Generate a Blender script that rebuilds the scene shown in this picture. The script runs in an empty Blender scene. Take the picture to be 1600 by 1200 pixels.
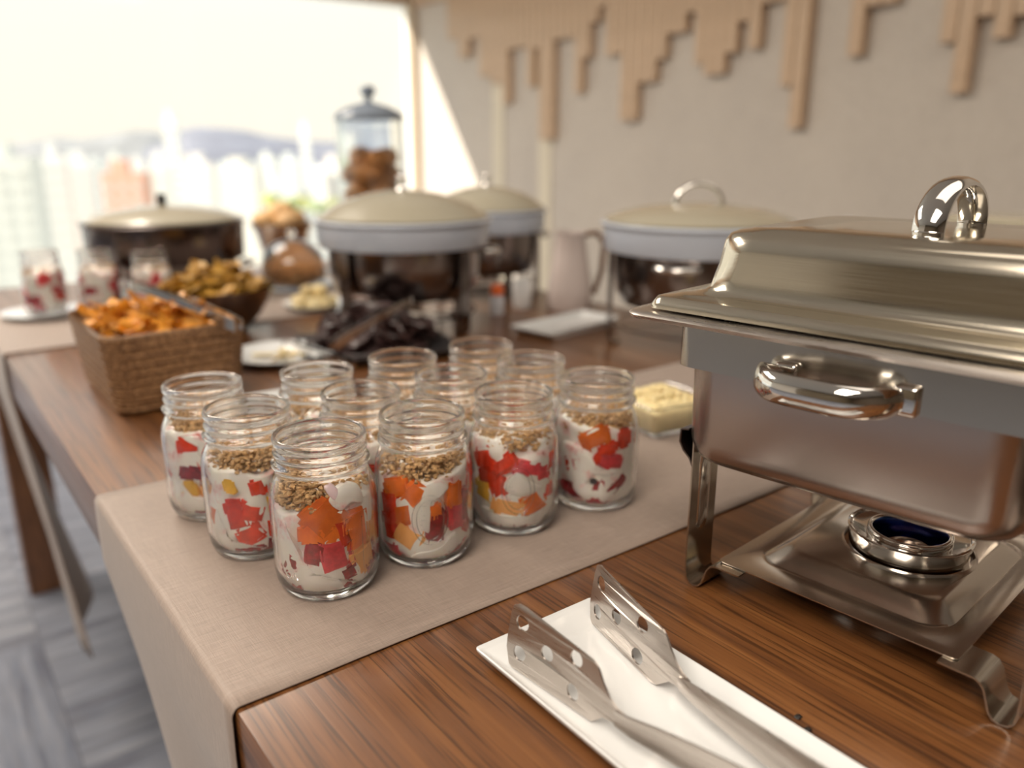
import bpy, bmesh, math, random
from math import sin, cos, pi, radians, sqrt, atan2, tan
from mathutils import Vector, Matrix, noise
random.seed(7)
sc = bpy.context.scene
COL = sc.collection
T = 0.75                                   # table top height

# ------------------------------------------------------------------ camera
F, HOR = 1270.0, 228.0                     # focal length in pixels (1600 wide), horizon row
TH = math.atan((600 - HOR) / F)
CAM = Vector((-0.1197, -0.4353, 1.08))
HD = Vector((0.60490483, 0.79629777, 0)).normalized()
FW = HD * cos(TH) + Vector((0, 0, -sin(TH)))
RT = Vector((HD.y, -HD.x, 0))
UP = RT.cross(FW)
cam = bpy.data.cameras.new('camera')
cam.sensor_width = 36; cam.lens = F / 1600 * 36
cam.clip_start = 0.01; cam.clip_end = 3000
cam.dof.use_dof = True; cam.dof.focus_distance = 0.57; cam.dof.aperture_fstop = 2.9
camo = bpy.data.objects.new('camera', cam); COL.objects.link(camo)
camo.matrix_world = Matrix.Translation(CAM) @ Matrix((RT, UP, -FW)).transposed().to_4x4()
sc.camera = camo

def ray(px, py):
    return FW + RT * ((px - 800) / F) - UP * ((py - 600) / F)
def onz(px, py, z):
    d = ray(px, py); return CAM + d * ((z - CAM.z) / d.z)
def onx(px, py, x):
    d = ray(px, py); return CAM + d * ((x - CAM.x) / d.x)
def heading(px):                           # ground direction of a picture column at the horizon
    d = ray(px, HOR); return Vector((d.x, d.y, 0)).normalized()

# ------------------------------------------------------------------ world, sun, added fill lamps, exposure
w = bpy.data.worlds.new('world'); sc.world = w; w.use_nodes = True
nt = w.node_tree; nt.nodes.clear()
wo = nt.nodes.new('ShaderNodeOutputWorld'); bg = nt.nodes.new('ShaderNodeBackground')
tc = nt.nodes.new('ShaderNodeTexCoord'); sp = nt.nodes.new('ShaderNodeSeparateXYZ'); rp = nt.nodes.new('ShaderNodeValToRGB')
nt.links.new(tc.outputs['Generated'], sp.inputs[0]); nt.links.new(sp.outputs['Z'], rp.inputs[0])
nt.links.new(rp.outputs[0], bg.inputs[0]); nt.links.new(bg.outputs[0], wo.inputs[0])
cr = rp.color_ramp
cr.elements[0].position = 0.0; cr.elements[0].color = (0.94, 0.88, 0.74, 1)
cr.elements[1].position = 1.0; cr.elements[1].color = (0.42, 0.54, 0.75, 1)
e = cr.elements.new(0.13); e.color = (0.96, 0.92, 0.79, 1)
e = cr.elements.new(0.26); e.color = (0.80, 0.87, 0.92, 1)
bg.inputs[1].default_value = 1.12

sun = bpy.data.lights.new('sun', 'SUN'); sun.energy = 8.0; sun.angle = 0.009; sun.color = (1.0, 0.93, 0.82)
suno = bpy.data.objects.new('sun', sun); COL.objects.link(suno)
suno.rotation_euler = Vector((2.0, -0.81, -1.115)).to_track_quat('-Z', 'Y').to_euler()

FILL_LAMPS = [(-1.5, -0.9, 92), (1.5, -0.3, 12), (-0.6, 2.6, 112)]  # warm fill lamps added overhead, out of view
for (lx, ly, lw) in FILL_LAMPS:
    a = bpy.data.lights.new('fill_lamp', 'AREA'); a.shape = 'RECTANGLE'; a.size = 2.2; a.size_y = 1.2
    a.energy = lw; a.color = (1.0, 0.89, 0.76)
    ao = bpy.data.objects.new('fill_lamp', a); COL.objects.link(ao); ao.location = (lx, ly, 2.655)
def portal(loc, rot, sx, sy):
    a = bpy.data.lights.new('window_portal', 'AREA'); a.shape = 'RECTANGLE'; a.size = sx; a.size_y = sy
    a.cycles.is_portal = True
    o = bpy.data.objects.new('window_portal', a); COL.objects.link(o); o.location = loc; o.rotation_euler = rot
portal((-0.8, 4.75, 1.0), (radians(-90), 0, 0), 7.4, 2.0)

sc.view_settings.view_transform = 'Standard'; sc.view_settings.look = 'None'
sc.view_settings.exposure = 0.14; sc.view_settings.gamma = 1.0
sc.view_settings.use_curve_mapping = False
sc.cycles.max_bounces = 14; sc.cycles.transmission_bounces = 12; sc.cycles.transparent_max_bounces = 16
sc.cycles.glossy_bounces = 6; sc.cycles.diffuse_bounces = 4
sc.cycles.sample_clamp_indirect = 25.0
sc.cycles.use_denoising = True

# ------------------------------------------------------------------ materials
def mat(name, color=(.8, .8, .8), rough=0.5, metal=0.0, **k):
    m = bpy.data.materials.new(name); m.use_nodes = True
    b = m.node_tree.nodes['Principled BSDF']
    b.inputs['Base Color'].default_value = (*color, 1)
    b.inputs['Roughness'].default_value = rough; b.inputs['Metallic'].default_value = metal
    for n, v in k.items(): b.inputs[n.replace('_', ' ')].default_value = v
    return m
def N(m, t): return m.node_tree.nodes.new(t)
def L(m, a, b): m.node_tree.links.new(a, b)
def P(m): return m.node_tree.nodes['Principled BSDF']
def coords(m, scale, kind='Object', rot=(0, 0, 0)):
    t = N(m, 'ShaderNodeTexCoord'); mp = N(m, 'ShaderNodeMapping'); mp.inputs['Scale'].default_value = scale
    mp.inputs['Rotation'].default_value = rot
    L(m, t.outputs[kind], mp.inputs[0]); return mp.outputs[0]
def noise_tex(m, vec, scale=1, detail=4, rough=.6, dist=0):
    n = N(m, 'ShaderNodeTexNoise'); n.inputs['Scale'].default_value = scale; n.inputs['Detail'].default_value = detail
    n.inputs['Roughness'].default_value = rough; n.inputs['Distortion'].default_value = dist
    L(m, vec, n.inputs['Vector']); return n.outputs['Fac']
def ramp(m, fac, stops):
    r = N(m, 'ShaderNodeValToRGB'); L(m, fac, r.inputs[0]); c = r.color_ramp
    c.elements[0].position, c.elements[0].color = stops[0][0], (*stops[0][1], 1)
    c.elements[1].position, c.elements[1].color = stops[-1][0], (*stops[-1][1], 1)
    for p, q in stops[1:-1]:
        el = c.elements.new(p); el.color = (*q, 1)
    return r.outputs[0]
def mix(m, fac, a, b, mode='MIX'):
    x = N(m, 'ShaderNodeMix'); x.data_type = 'RGBA'; x.blend_type = mode
    if isinstance(fac, (int, float)): x.inputs[0].default_value = fac
    else: L(m, fac, x.inputs[0])
    for s, v in ((x.inputs[6], a), (x.inputs[7], b)):
        if isinstance(v, tuple): s.default_value = (*v, 1)
        else: L(m, v, s)
    return x.outputs[2]
def bump(m, h, strength=.3, dist=.001):
    b = N(m, 'ShaderNodeBump'); b.inputs['Strength'].default_value = strength; b.inputs['Distance'].default_value = dist
    L(m, h, b.inputs['Height']); L(m, b.outputs[0], P(m).inputs['Normal'])

M = {}
def wood(name, dark, mid, light, rough=.36, axis='y'):
    m = mat(name, mid, rough)
    s = {'y': (62, 1.9, 62), 'z': (38, 38, 1.6)}[axis]; s2 = {'y': (430, 9, 430), 'z': (520, 520, 16)}[axis]
    s3 = {'y': (5, .8, 5), 'z': (5, 5, .8)}[axis]
    a = noise_tex(m, coords(m, s), 1, 5, .62, .35)
    c = ramp(m, a, [(.28, dark), (.5, mid), (.74, light)])
    big = noise_tex(m, coords(m, s3), 1, 3, .5)
    c = mix(m, ramp(m, big, [(.3, (0, 0, 0)), (.7, (.55,) * 3)]), c, tuple(x * .62 for x in mid))
    pores = noise_tex(m, coords(m, s2), 1, 3, .55, .1)
    pr_ = ramp(m, pores, [(.38, (1, 1, 1)), (.48, (0, 0, 0))])
    pm = N(m, 'ShaderNodeMath'); pm.operation = 'MULTIPLY'; pm.inputs[1].default_value = .72; L(m, pr_, pm.inputs[0])
    c = mix(m, pm.outputs[0], c, tuple(x * .38 for x in dark))
    L(m, c, P(m).inputs['Base Color'])
    bump(m, pores, .25, .0006)
    P(m).inputs['Coat Weight'].default_value = .4; P(m).inputs['Coat Roughness'].default_value = .18
    L(m, ramp(m, a, [(.3, (rough + .1,) * 3), (.8, (rough - .06,) * 3)]), P(m).inputs['Roughness'])
    return m
M['table'] = wood('table_wood', (.085, .029, .008), (.160, .060, .017), (.28, .120, .039), .34)
M['table_leg'] = wood('table_leg_wood', (.07, .026, .010), (.16, .065, .024), (.25, .11, .045), .4, 'z')
M['slat'] = wood('slat_wood', (.64, .43, .27), (.75, .53, .355), (.81, .61, .43), .6, 'z')

def cloth(name, col):
    m = mat(name, col, .5)
    P(m).inputs['Sheen Weight'].default_value = .15
    a = noise_tex(m, coords(m, (45, 1500, 45)), 1, 2, .5)
    b = noise_tex(m, coords(m, (1400, 60, 1400)), 1, 2, .5)
    h = N(m, 'ShaderNodeMath'); h.operation = 'ADD'; L(m, a, h.inputs[0])
    h2 = N(m, 'ShaderNodeMath'); h2.operation = 'MULTIPLY'; h2.inputs[1].default_value = .6; L(m, b, h2.inputs[0]); L(m, h2.outputs[0], h.inputs[1])
    c = ramp(m, h.outputs[0], [(.55, tuple(x * .80 for x in col)), (1.05, tuple(min(1, x * 1.13) for x in col))])
    L(m, c, P(m).inputs['Base Color'])
    bump(m, h.outputs[0], .5, .0006)
    return m
M['runner'] = cloth('runner_cloth', (.30, .232, .192))

def steel(name, col, rough, aniso_scale=None):
    m = mat(name, col, rough, 1.0)
    if aniso_scale:
        a = noise_tex(m, coords(m, aniso_scale), 1, 3, .6)
        L(m, ramp(m, a, [(.3, (rough * .8,) * 3), (.7, (rough * 1.3,) * 3)]), P(m).inputs['Roughness'])
        bump(m, a, .05, .0003)
    return m
M['steel'] = steel('brushed_steel', (.58, .54, .48), .17)
M['steel_lid'] = steel('lid_steel', (.72, .66, .55), .16, (12, 12, 900))
M['polished'] = steel('polished_steel', (.78, .76, .73), .07)
M['dull_steel'] = steel('dull_steel', (.62, .57, .53), .30, (25, 25, 1100))
M['pan_steel'] = steel('pan_steel', (.52, .46, .43), .26)
M['dark_steel'] = steel('dark_steel', (.24, .21, .20), .18)
M['tray_steel'] = steel('tray_steel', (.62, .56, .50), .20)
m = mat('heat_tinted_steel', (.05, .14, .38), .2, 1.0)
L(m, ramp(m, noise_tex(m, coords(m, (22, 22, 22)), 1, 2), [(.35, (.02, .16, .42)), (.6, (.09, .07, .25)), (.75, (.35, .22, .14))]), P(m).inputs['Base Color']); M['blued'] = m
M['drum'] = steel('drum_steel', (.13, .105, .10), .2)
M['porcelain'] = mat('porcelain', (.72, .73, .73), .18, Coat_Weight=.4)
M['porcelain_cool'] = mat('porcelain_cool', (.50, .55, .64), .25, Coat_Weight=.3)
M['beige_lid'] = mat('beige_lid', (.40, .365, .28), .22, Coat_Weight=.4)
M['black'] = mat('black_plastic', (.02, .018, .017), .35)
M['slate'] = mat('slate', (.035, .032, .034), .45)
M['wallplaster'] = mat('plaster', (.66, .62, .56), .8)
M['ceil'] = mat('ceiling_paint', (.74, .72, .68), .85)

m = mat('wall_textile', (.47, .42, .37), .85)
a = noise_tex(m, coords(m, (5, 260, 20)), 1, 4, .7); b = noise_tex(m, coords(m, (5, 20, 260)), 1, 4, .7)
h = N(m, 'ShaderNodeMath'); h.operation = 'ADD'; L(m, a, h.inputs[0]); L(m, b, h.inputs[1])
cl = noise_tex(m, coords(m, (2.2, 2.2, 2.2)), 1, 3, .5)
c1 = ramp(m, h.outputs[0], [(.7, (.47, .41, .355)), (1.3, (.61, .545, .475))])
L(m, mix(m, ramp(m, cl, [(.35, (0, 0, 0)), (.7, (.35,) * 3)]), c1, (.47, .42, .38)), P(m).inputs['Base Color'])
bump(m, h.outputs[0], .3, .002); M['textile'] = m

def glass(name, tint=(1, 1, 1), mixf=.3, ior=1.45):
    m = bpy.data.materials.new(name); m.use_nodes = True; n = m.node_tree; n.nodes.clear()
    o = n.nodes.new('ShaderNodeOutputMaterial'); g = n.nodes.new('ShaderNodeBsdfGlass'); t = n.nodes.new('ShaderNodeBsdfTransparent')
    g.inputs['Roughness'].default_value = 0.0; g.inputs['IOR'].default_value = ior; g.inputs['Color'].default_value = (*tint, 1)
    t.inputs['Color'].default_value = (*tint, 1)
    x = n.nodes.new('ShaderNodeMixShader'); x.inputs[0].default_value = mixf
    n.links.new(g.outputs[0], x.inputs[1]); n.links.new(t.outputs[0], x.inputs[2]); n.links.new(x.outputs[0], o.inputs[0])
    return m
M['glass'] = glass('jar_glass', (.996, 1.0, .998), .06)
M['glass_cool'] = glass('cloche_glass', (.975, .995, 1.0), .06)
# window panes: clear sheet with a fresnel reflection
m = bpy.data.materials.new('pane_glass'); m.use_nodes = True; n = m.node_tree; n.nodes.clear()
o = n.nodes.new('ShaderNodeOutputMaterial'); g = n.nodes.new('ShaderNodeBsdfGlossy'); t = n.nodes.new('ShaderNodeBsdfTransparent')
g.inputs['Roughness'].default_value = 0; x = n.nodes.new('ShaderNodeMixShader'); x.inputs[0].default_value = .035; n.links.new(t.outputs[0], x.inputs[1]); n.links.new(g.outputs[0], x.inputs[2]); n.links.new(x.outputs[0], o.inputs[0])
M['pane'] = m

def food(name, col, rough=.35, var=.25, scale=60, sss=.0, coat=0.0, island=False, stops=None):
    m = mat(name, col, rough)
    P(m).inputs['Coat Weight'].default_value = coat
    P(m).inputs['Coat Roughness'].default_value = .15
    if sss:
        P(m).inputs['Subsurface Weight'].default_value = sss; P(m).inputs['Subsurface Radius'].default_value = (.006, .003, .0015); P(m).inputs['Subsurface Scale'].default_value = .6
    a = noise_tex(m, coords(m, (scale,) * 3), 1, 4, .6)
    c = ramp(m, a, stops or [(.3, tuple(x * (1 - var) for x in col)), (.7, tuple(min(1, x * (1 + var)) for x in col))])
    g = N(m, 'ShaderNodeNewGeometry') if island else None
    ob = N(m, 'ShaderNodeObjectInfo')
    src = g.outputs['Random Per Island'] if island else ob.outputs['Random']
    if 'yogurt' not in name: c = mix(m, 1.0, c, ramp(m, src, [(0, (.72, .66, .60)), (.5, (1, 1, 1)), (1, (1.0, .93, .78))]), 'MULTIPLY')
    L(m, c, P(m).inputs['Base Color'])
    bump(m, a, .25, .0015)
    return m
M['papaya'] = food('papaya', (.98, .19, .02), .28, .22, 70, .15, .3)
M['papaya_red'] = food('red_papaya', (.80, .055, .02), .26, .3, 80, .15, .4)
M['melon'] = food('melon', (1.0, .44, .13), .35, .12, 60, .15, .2)
M['watermelon'] = food('watermelon', (.80, .07, .09), .32, .3, 160, .12, .3)
M['berry'] = food('strawberry', (.36, .012, .022), .25, .5, 200, .1, .5)
M['yellowfruit'] = food('yellow_fruit', (.85, .48, .05), .3, .2, 60, .1, .3)
M['darkberry'] = food('blueberry', (.02, .008, .02), .3, .3, 60, 0, .3)
M['yogurt'] = food('yogurt', (.90, .85, .76), .28, .05, 34, .1, .3,
                   stops=[(.33, (.62, .16, .15)), (.38, (.88, .60, .56)), (.45, (.90, .83, .76)), (.8, (.93, .88, .80))])
M['yogurt_pink'] = food('berry_stained_yogurt', (.72, .50, .52), .3, .1, 55, .1, .3,
                        stops=[(.28, (.55, .12, .14)), (.42, (.76, .55, .56)), (.7, (.80, .68, .68))])
M['granola'] = food('granola', (.60, .38, .19), .7, .35, 300, 0, 0, True)
M['chip_orange'] = food('orange_chip', (.72, .31, .028), .5, .35, 45, .0, .15)
M['chip_yellow'] = food('yellow_chip', (.46, .25, .03), .55, .45, 60, .0, .1)
M['chip_dark'] = food('dark_chip', (.045, .022, .022), .45, .4, 60, .0, .2)
M['bread'] = food('baked_crust', (.52, .22, .07), .6, .45, 40)
M['cheese'] = food('pale_cheese', (.78, .66, .38), .5, .1, 80, .1)
M['wicker'] = food('wicker', (.36, .20, .09), .6, .45, 240, 0, .1, stops=[(.30, (.07, .028, .009)), (.5, (.19, .088, .030)), (.70, (.38, .215, .10))])
M['paper'] = mat('matte_white', (.78, .76, .73), .6)
M['orange_cap'] = mat('orange_cap', (.85, .16, .03), .35)

# ------------------------------------------------------------------ mesh helpers
def finish(bm, name, m, parent=None, smooth=True, angle=35, loc=None, rot=None, recalc=True):
    me = bpy.data.meshes.new(name)
    if recalc: bmesh.ops.recalc_face_normals(bm, faces=bm.faces)
    bm.to_mesh(me); bm.free()
    if smooth:
        me.polygons.foreach_set('use_smooth', [True] * len(me.polygons))
        me.set_sharp_from_angle(angle=radians(angle))
    for k in (m if isinstance(m, list) else [m]): me.materials.append(k)
    o = bpy.data.objects.new(name, me); COL.objects.link(o)
    if parent: o.parent = parent
    if loc is not None: o.location = loc
    if rot is not None: o.rotation_euler = rot
    return o
def tag(o, label=None, cat=None, group=None, kind=None):
    if label: o['label'] = label
    if cat: o['category'] = cat
    if group: o['group'] = group
    if kind: o['kind'] = kind
    return o
def empty(name, loc, rz=0, label=None, cat=None, group=None):
    o = bpy.data.objects.new(name, None); COL.objects.link(o); o.location = loc; o.rotation_euler = (0, 0, rz)
    o.empty_display_size = .02
    return tag(o, label, cat, group)
def copy_tree(o, parent=None, kids=None):
    c = o.copy(); COL.objects.link(c); c.parent = parent
    for ch in [k for k in list(bpy.data.objects) if k.parent == o]: copy_tree(ch, c)
    return c
def box(bm, x0, x1, y0, y1, z0, z1, bev=0, seg=2):
    r = bmesh.ops.create_cube(bm, size=1)
    for v in r['verts']:
        v.co = Vector(((x0 + x1) / 2 + v.co.x * (x1 - x0), (y0 + y1) / 2 + v.co.y * (y1 - y0), (z0 + z1) / 2 + v.co.z * (z1 - z0)))
    if bev:
        es = list({e for v in r['verts'] for e in v.link_edges})
        bmesh.ops.bevel(bm, geom=es, offset=bev, segments=seg, affect='EDGES', profile=.5)
def lathe(bm, prof, seg=48, cx=0, cy=0, cz=0, close=False):
    rings = []
    for r, z in prof:
        if r < 1e-6: rings.append([bm.verts.new((cx, cy, cz + z))])
        else: rings.append([bm.verts.new((cx + r * cos(2 * pi * i / seg), cy + r * sin(2 * pi * i / seg), cz + z)) for i in range(seg)])
    pairs = list(zip(rings[:-1], rings[1:]))
    if close: pairs.append((rings[-1], rings[0]))
    for a, b in pairs:
        for i in range(seg):
            j = (i + 1) % seg
            if len(a) == 1 and len(b) == 1: continue
            if len(a) == 1: bm.faces.new((a[0], b[i], b[j]))
            elif len(b) == 1: bm.faces.new((a[i], a[j], b[0]))
            else: bm.faces.new((a[i], a[j], b[j], b[i]))
def tube(bm, pts, r, seg=10, cap=True, flat=None, upv=Vector((0, 0, 1))):
    """sweep a circle (or an ellipse flat=(a,b)) along pts; r may be a list"""
    pts = [Vector(p) for p in pts]; n = len(pts); rings = []
    prev = None
    for i, p in enumerate(pts):
        t = (pts[min(i + 1, n - 1)] - pts[max(i - 1, 0)]).normalized()
        if prev is None:
            u = upv - t * upv.dot(t)
            if u.length < 1e-3: u = Vector((1, 0, 0)) - t * t.x
        else: u = prev - t * prev.dot(t)
        u.normalize(); prev = u; v = t.cross(u)
        rr = r[i] if isinstance(r, list) else r
        a, b = (flat if flat else (rr, rr))
        if flat and isinstance(r, list): a, b = flat[0] * rr, flat[1] * rr
        rings.append([bm.verts.new(p + u * (a * cos(2 * pi * k / seg)) + v * (b * sin(2 * pi * k / seg))) for k in range(seg)])
    for A, B in zip(rings[:-1], rings[1:]):
        for k in range(seg):
            bm.faces.new((A[k], A[(k + 1) % seg], B[(k + 1) % seg], B[k]))
    if cap:
        bm.faces.new(rings[0][::-1]); bm.faces.new(rings[-1])
def strip(bm, pts, wid, th, side):
    """flat metal strap: centre line pts, width along side vector, thickness th"""
    pts = [Vector(p) for p in pts]; side = Vector(side).normalized(); n = len(pts); rows = []
    for i, p in enumerate(pts):
        t = (pts[min(i + 1, n - 1)] - pts[max(i - 1, 0)]).normalized()
        nn = t.cross(side).normalized()
        wd = wid[i] if isinstance(wid, list) else wid
        rows.append([bm.verts.new(p + side * sx * wd / 2 + nn * sy * th / 2) for sx, sy in ((-1, -1), (1, -1), (1, 1), (-1, 1))])
    for A, B in zip(rows[:-1], rows[1:]):
        for k in range(4): bm.faces.new((A[k], A[(k + 1) % 4], B[(k + 1) % 4], B[k]))
    bm.faces.new(rows[0][::-1]); bm.faces.new(rows[-1])
def rrect(hx, hy, r, n=6):
    out = []
    for cx, cy, a0 in ((hx - r, hy - r, 0), (-hx + r, hy - r, 90), (-hx + r, -hy + r, 180), (hx - r, -hy + r, 270)):
        for i in range(n + 1):
            a = radians(a0 + 90 * i / n); out.append((cx + r * cos(a), cy + r * sin(a)))
    return out
def loft(bm, sections, cap0=True, cap1=True, n=6, closed=False):
    """sections: (hx, hy, r, z[, ox, oy]) rounded rectangles stacked"""
    rings = []
    for s in sections:
        hx, hy, r, z = s[:4]; ox, oy = (s[4], s[5]) if len(s) > 4 else (0, 0)
        rings.append([bm.verts.new((x + ox, y + oy, z)) for x, y in rrect(hx, hy, min(r, hx * .999, hy * .999), n)])
    pairs = list(zip(rings[:-1], rings[1:]))
    if closed: pairs.append((rings[-1], rings[0]))
    for A, B in pairs:
        for k in range(len(A)): bm.faces.new((A[k], A[(k + 1) % len(A)], B[(k + 1) % len(B)], B[k]))
    if not closed:
        if cap0: bm.faces.new(rings[0][::-1])
        if cap1: bm.faces.new(rings[-1])
def arc(cx, cz, r, a0, a1, n=8):
    return [(cx + r * cos(radians(a0 + (a1 - a0) * i / n)), cz + r * sin(radians(a0 + (a1 - a0) * i / n))) for i in range(n + 1)]

# ------------------------------------------------------------------ the room
WX, WY = 2.9, 4.6                           # slat wall, window wall
def setting(name, bm, m, parent=None, **k):
    o = finish(bm, name, m, parent, smooth=False, **k)
    if not parent: o['kind'] = 'structure'
    return o
bm = bmesh.new(); box(bm, -4.6, 3.0, -4.1, 4.7, -.12, -.006)
floor = setting('floor', bm, mat('screed', (.2, .2, .21), .9))
# carpet tiles
cm = mat('carpet', (.25, .26, .29), .95)
a = noise_tex(cm, coords(cm, (1.6, 22, 1)), 1, 4, .7, .2)
b = noise_tex(cm, coords(cm, (9, 180, 1)), 1, 3, .7)
c = ramp(cm, a, [(.34, (.085, .092, .125)), (.5, (.165, .182, .225)), (.68, (.26, .275, .315))])
c = mix(cm, ramp(cm, b, [(.45, (0, 0, 0)), (.7, (.4,) * 3)]), c, (.25, .235, .225))
oi = N(cm, 'ShaderNodeObjectInfo')
c = mix(cm, 1.0, c, ramp(cm, oi.outputs['Random'], [(0, (.88, .89, .92)), (1, (1.1, 1.08, 1.05))]), 'MULTIPLY')
L(cm, c, P(cm).inputs['Base Color']); bump(cm, b, .5, .003)
bm = bmesh.new(); box(bm, -.2495, .2495, -.2495, .2495, -.006, 0, .0004, 1)
ct = setting('carpet_tile', bm, cm, floor); first = True
ct_me = ct.data
for i in range(-8, 6):
    for j in range(-3, 9):
        x, y = i * .5 + .25, j * .5 + .25
        if x > WX - .25 or y > WY - .25: continue
        if first: o = ct; first = False
        else:
            o = ct.copy(); COL.objects.link(o); o.parent = floor
        o.location = (x, y, 0); o.rotation_euler = (0, 0, (pi / 2 if (i * 3 + j * 5) % 7 == 0 else 0) + (pi if (i + j) % 2 else 0))
bm = bmesh.new(); box(bm, -4.6, 3.0, -4.1, 4.7, 2.7, 2.8); setting('ceiling', bm, M['ceil'])
bm = bmesh.new(); box(bm, WX, WX + .1, -4.1, 4.7, -.006, 2.7); wall = setting('wall_right', bm, M['textile'])
bm = bmesh.new(); box(bm, -4.6, 3.0, -4.2, -4.1, -.006, 2.7); setting('wall_near', bm, mat('dark_panelling', (.13, .095, .065), .6))
bm = bmesh.new(); box(bm, -4.7, -4.6, -4.1, 4.7, -.006, 2.7); setting('wall_left', bm, M['wallplaster'])
bm = bmesh.new(); box(bm, -4.6, -4.57, -4.1, 1.2, -.006, 2.7); setting('reflection_panel', bm, mat('brown_reflection_panel', (.16, .125, .08), .6))  # brown panel added out of view to darken the lid's reflection
bm = bmesh.new()
box(bm, -4.6, WX, WY, WY + .12, 1.985, 2.7)
wf = setting('wall_far', bm, M['slat'])
bm = bmesh.new(); box(bm, -4.6, WX, WY - .02, WY + .1, -.006, .10, .004, 1); setting('trim_1', bm, mat('sill_paint', (.8, .79, .76), .5))
white_frame = mat('window_frame_paint', (.86, .83, .75), .45)
def window(name, axis, fixed, a0, a1, z0, z1, mull):
    bm = bmesh.new()
    def B(p0, p1, q0, q1, d=.05):
        if axis == 'y': box(bm, p0, p1, fixed - d / 2, fixed + d / 2, q0, q1)
        else: box(bm, fixed - d / 2, fixed + d / 2, p0, p1, q0, q1)
    B(a0, a1, z1 - .03, z1); B(a0, a1, z0, z0 + .05); B(a0, a0 + .04, z0 + .05, z1 - .03); B(a1 - .04, a1, z0 + .05, z1 - .03)
    win = setting(name, bm, white_frame)
    for p in mull:
        bm = bmesh.new(); B(p - .03, p + .03, z0 + .05, z1 - .03, .07); setting('mullion', bm, white_frame, win)
    ps = [a0 + .04] + list(mull) + [a1 - .04]
    for p, q in zip(ps[:-1], ps[1:]):
        bm = bmesh.new(); B(p + .01, q - .01, z0 + .05, z1 - .03, .006); setting('pane', bm, M['pane'], win)
    return win
def win_x(px):
    d = ray(px, HOR); return CAM.x + d.x * (WY + .05 - CAM.y) / d.y
window('window_1', 'y', WY + .05, -4.5, WX - .012, .10, 1.985, [-3.2, -1.4])
bm = bmesh.new(); box(bm, WX - .05, WX - .001, WY - .03, WY + .02, .1, 1.985, .003, 1); setting('trim_2', bm, mat('jamb_wood', (.62, .50, .36), .5))
bm = bmesh.new(); box(bm, WX - .015, WX, -4.1, WY - .03, -.006, .09, .003, 1); setting('baseboard_right', bm, M['slat'])
# made-up housings for the added fill lamps
for (lx, ly, lw) in FILL_LAMPS:
    t = empty('fill_light_panel', (lx, ly, 2.7), 0, None, 'light', 'added fill light panels above the buffet')
    t['label'] = 'added rectangular fill light panel with a white frame, above the view'
    bm = bmesh.new()
    for args in ((-1.15, 1.15, -.65, -.62), (-1.15, 1.15, .62, .65), (-1.15, -1.12, -.62, .62), (1.12, 1.15, -.62, .62)):
        box(bm, *args, -.035, 0)
    finish(bm, 'frame', M['paper'], t, False)
    bm = bmesh.new(); box(bm, -1.12, 1.12, -.62, .62, -.012, -.004); finish(bm, 'diffuser', M['paper'], t, False)

# wooden slats hanging down the wall, each its own piece
PITCH, TK = .057, .045
COLS = [(1578, 1680, 19), (1547, 1578, 59), (1518, 1547, 25), (1481, 1518, 145), (1455, 1481, 67), (1380, 1455, -60), (1350, 1380, 8), (1320, 1350, 87),
        (1262, 1320, -90), (1236, 1262, 200), (1212, 1236, 134), (1190, 1212, 3), (1168, 1190, 75), (1143, 1168, 34), (1124, 1143, 83), (1103, 1124, 116),
        (1085, 1103, 100), (1062, 1085, 20), (1040, 1062, 52), (1018, 1040, 92), (1003, 1018, 128), (990, 1003, 90), (973, 990, 188), (950, 973, 85),
        (931, 950, 10), (918, 931, 35), (907, 918, 90), (893, 907, 145), (866, 893, 60), (846, 866, 218), (836, 846, 75), (822, 836, 135), (795, 822, 75),
        (780, 795, 162), (762, 780, 130), (746, 762, 120), (728, 746, 60), (712, 728, 90), (700, 712, 60), (640, 700, 4)]
edges = []
for xa, xb, yb in COLS:
    edges.append((onx(xa, 100, WX - TK).y, onx(xb, 100, WX - TK).y, onx((xa + xb) / 2, yb, WX - TK).z))
slat_mesh = {}
def slat(y, zb, tk=TK, wd=PITCH - .004, name='slat'):
    bm = bmesh.new(); h = 2.69 - zb
    box(bm, -tk, 0, -wd / 2, wd / 2, -h, 0, .0015, 1)
    o = finish(bm, name, M['slat'], wall, False); o.location = (WX, y, 2.69); return o
y = .30
while y < WY - .07:
    zb = None
    for ya, yb, z in edges:
        if yb <= y < ya: zb = z; break
    if zb is None: zb = 1.35 + .3 * sin(y * 9)
    if zb < 2.3: slat(y, zb)
    else: slat(y, min(2.55, zb))
    y += PITCH
for px in (852, 780):                      # streaks of light on the wall, built as two thin full height strips
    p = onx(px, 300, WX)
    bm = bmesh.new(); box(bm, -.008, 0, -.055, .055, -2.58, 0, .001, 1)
    o = finish(bm, 'slat', mat('light_streak_strip', (.72, .64, .50), .6), wall, False); o.location = (WX, p.y, 2.69)

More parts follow.
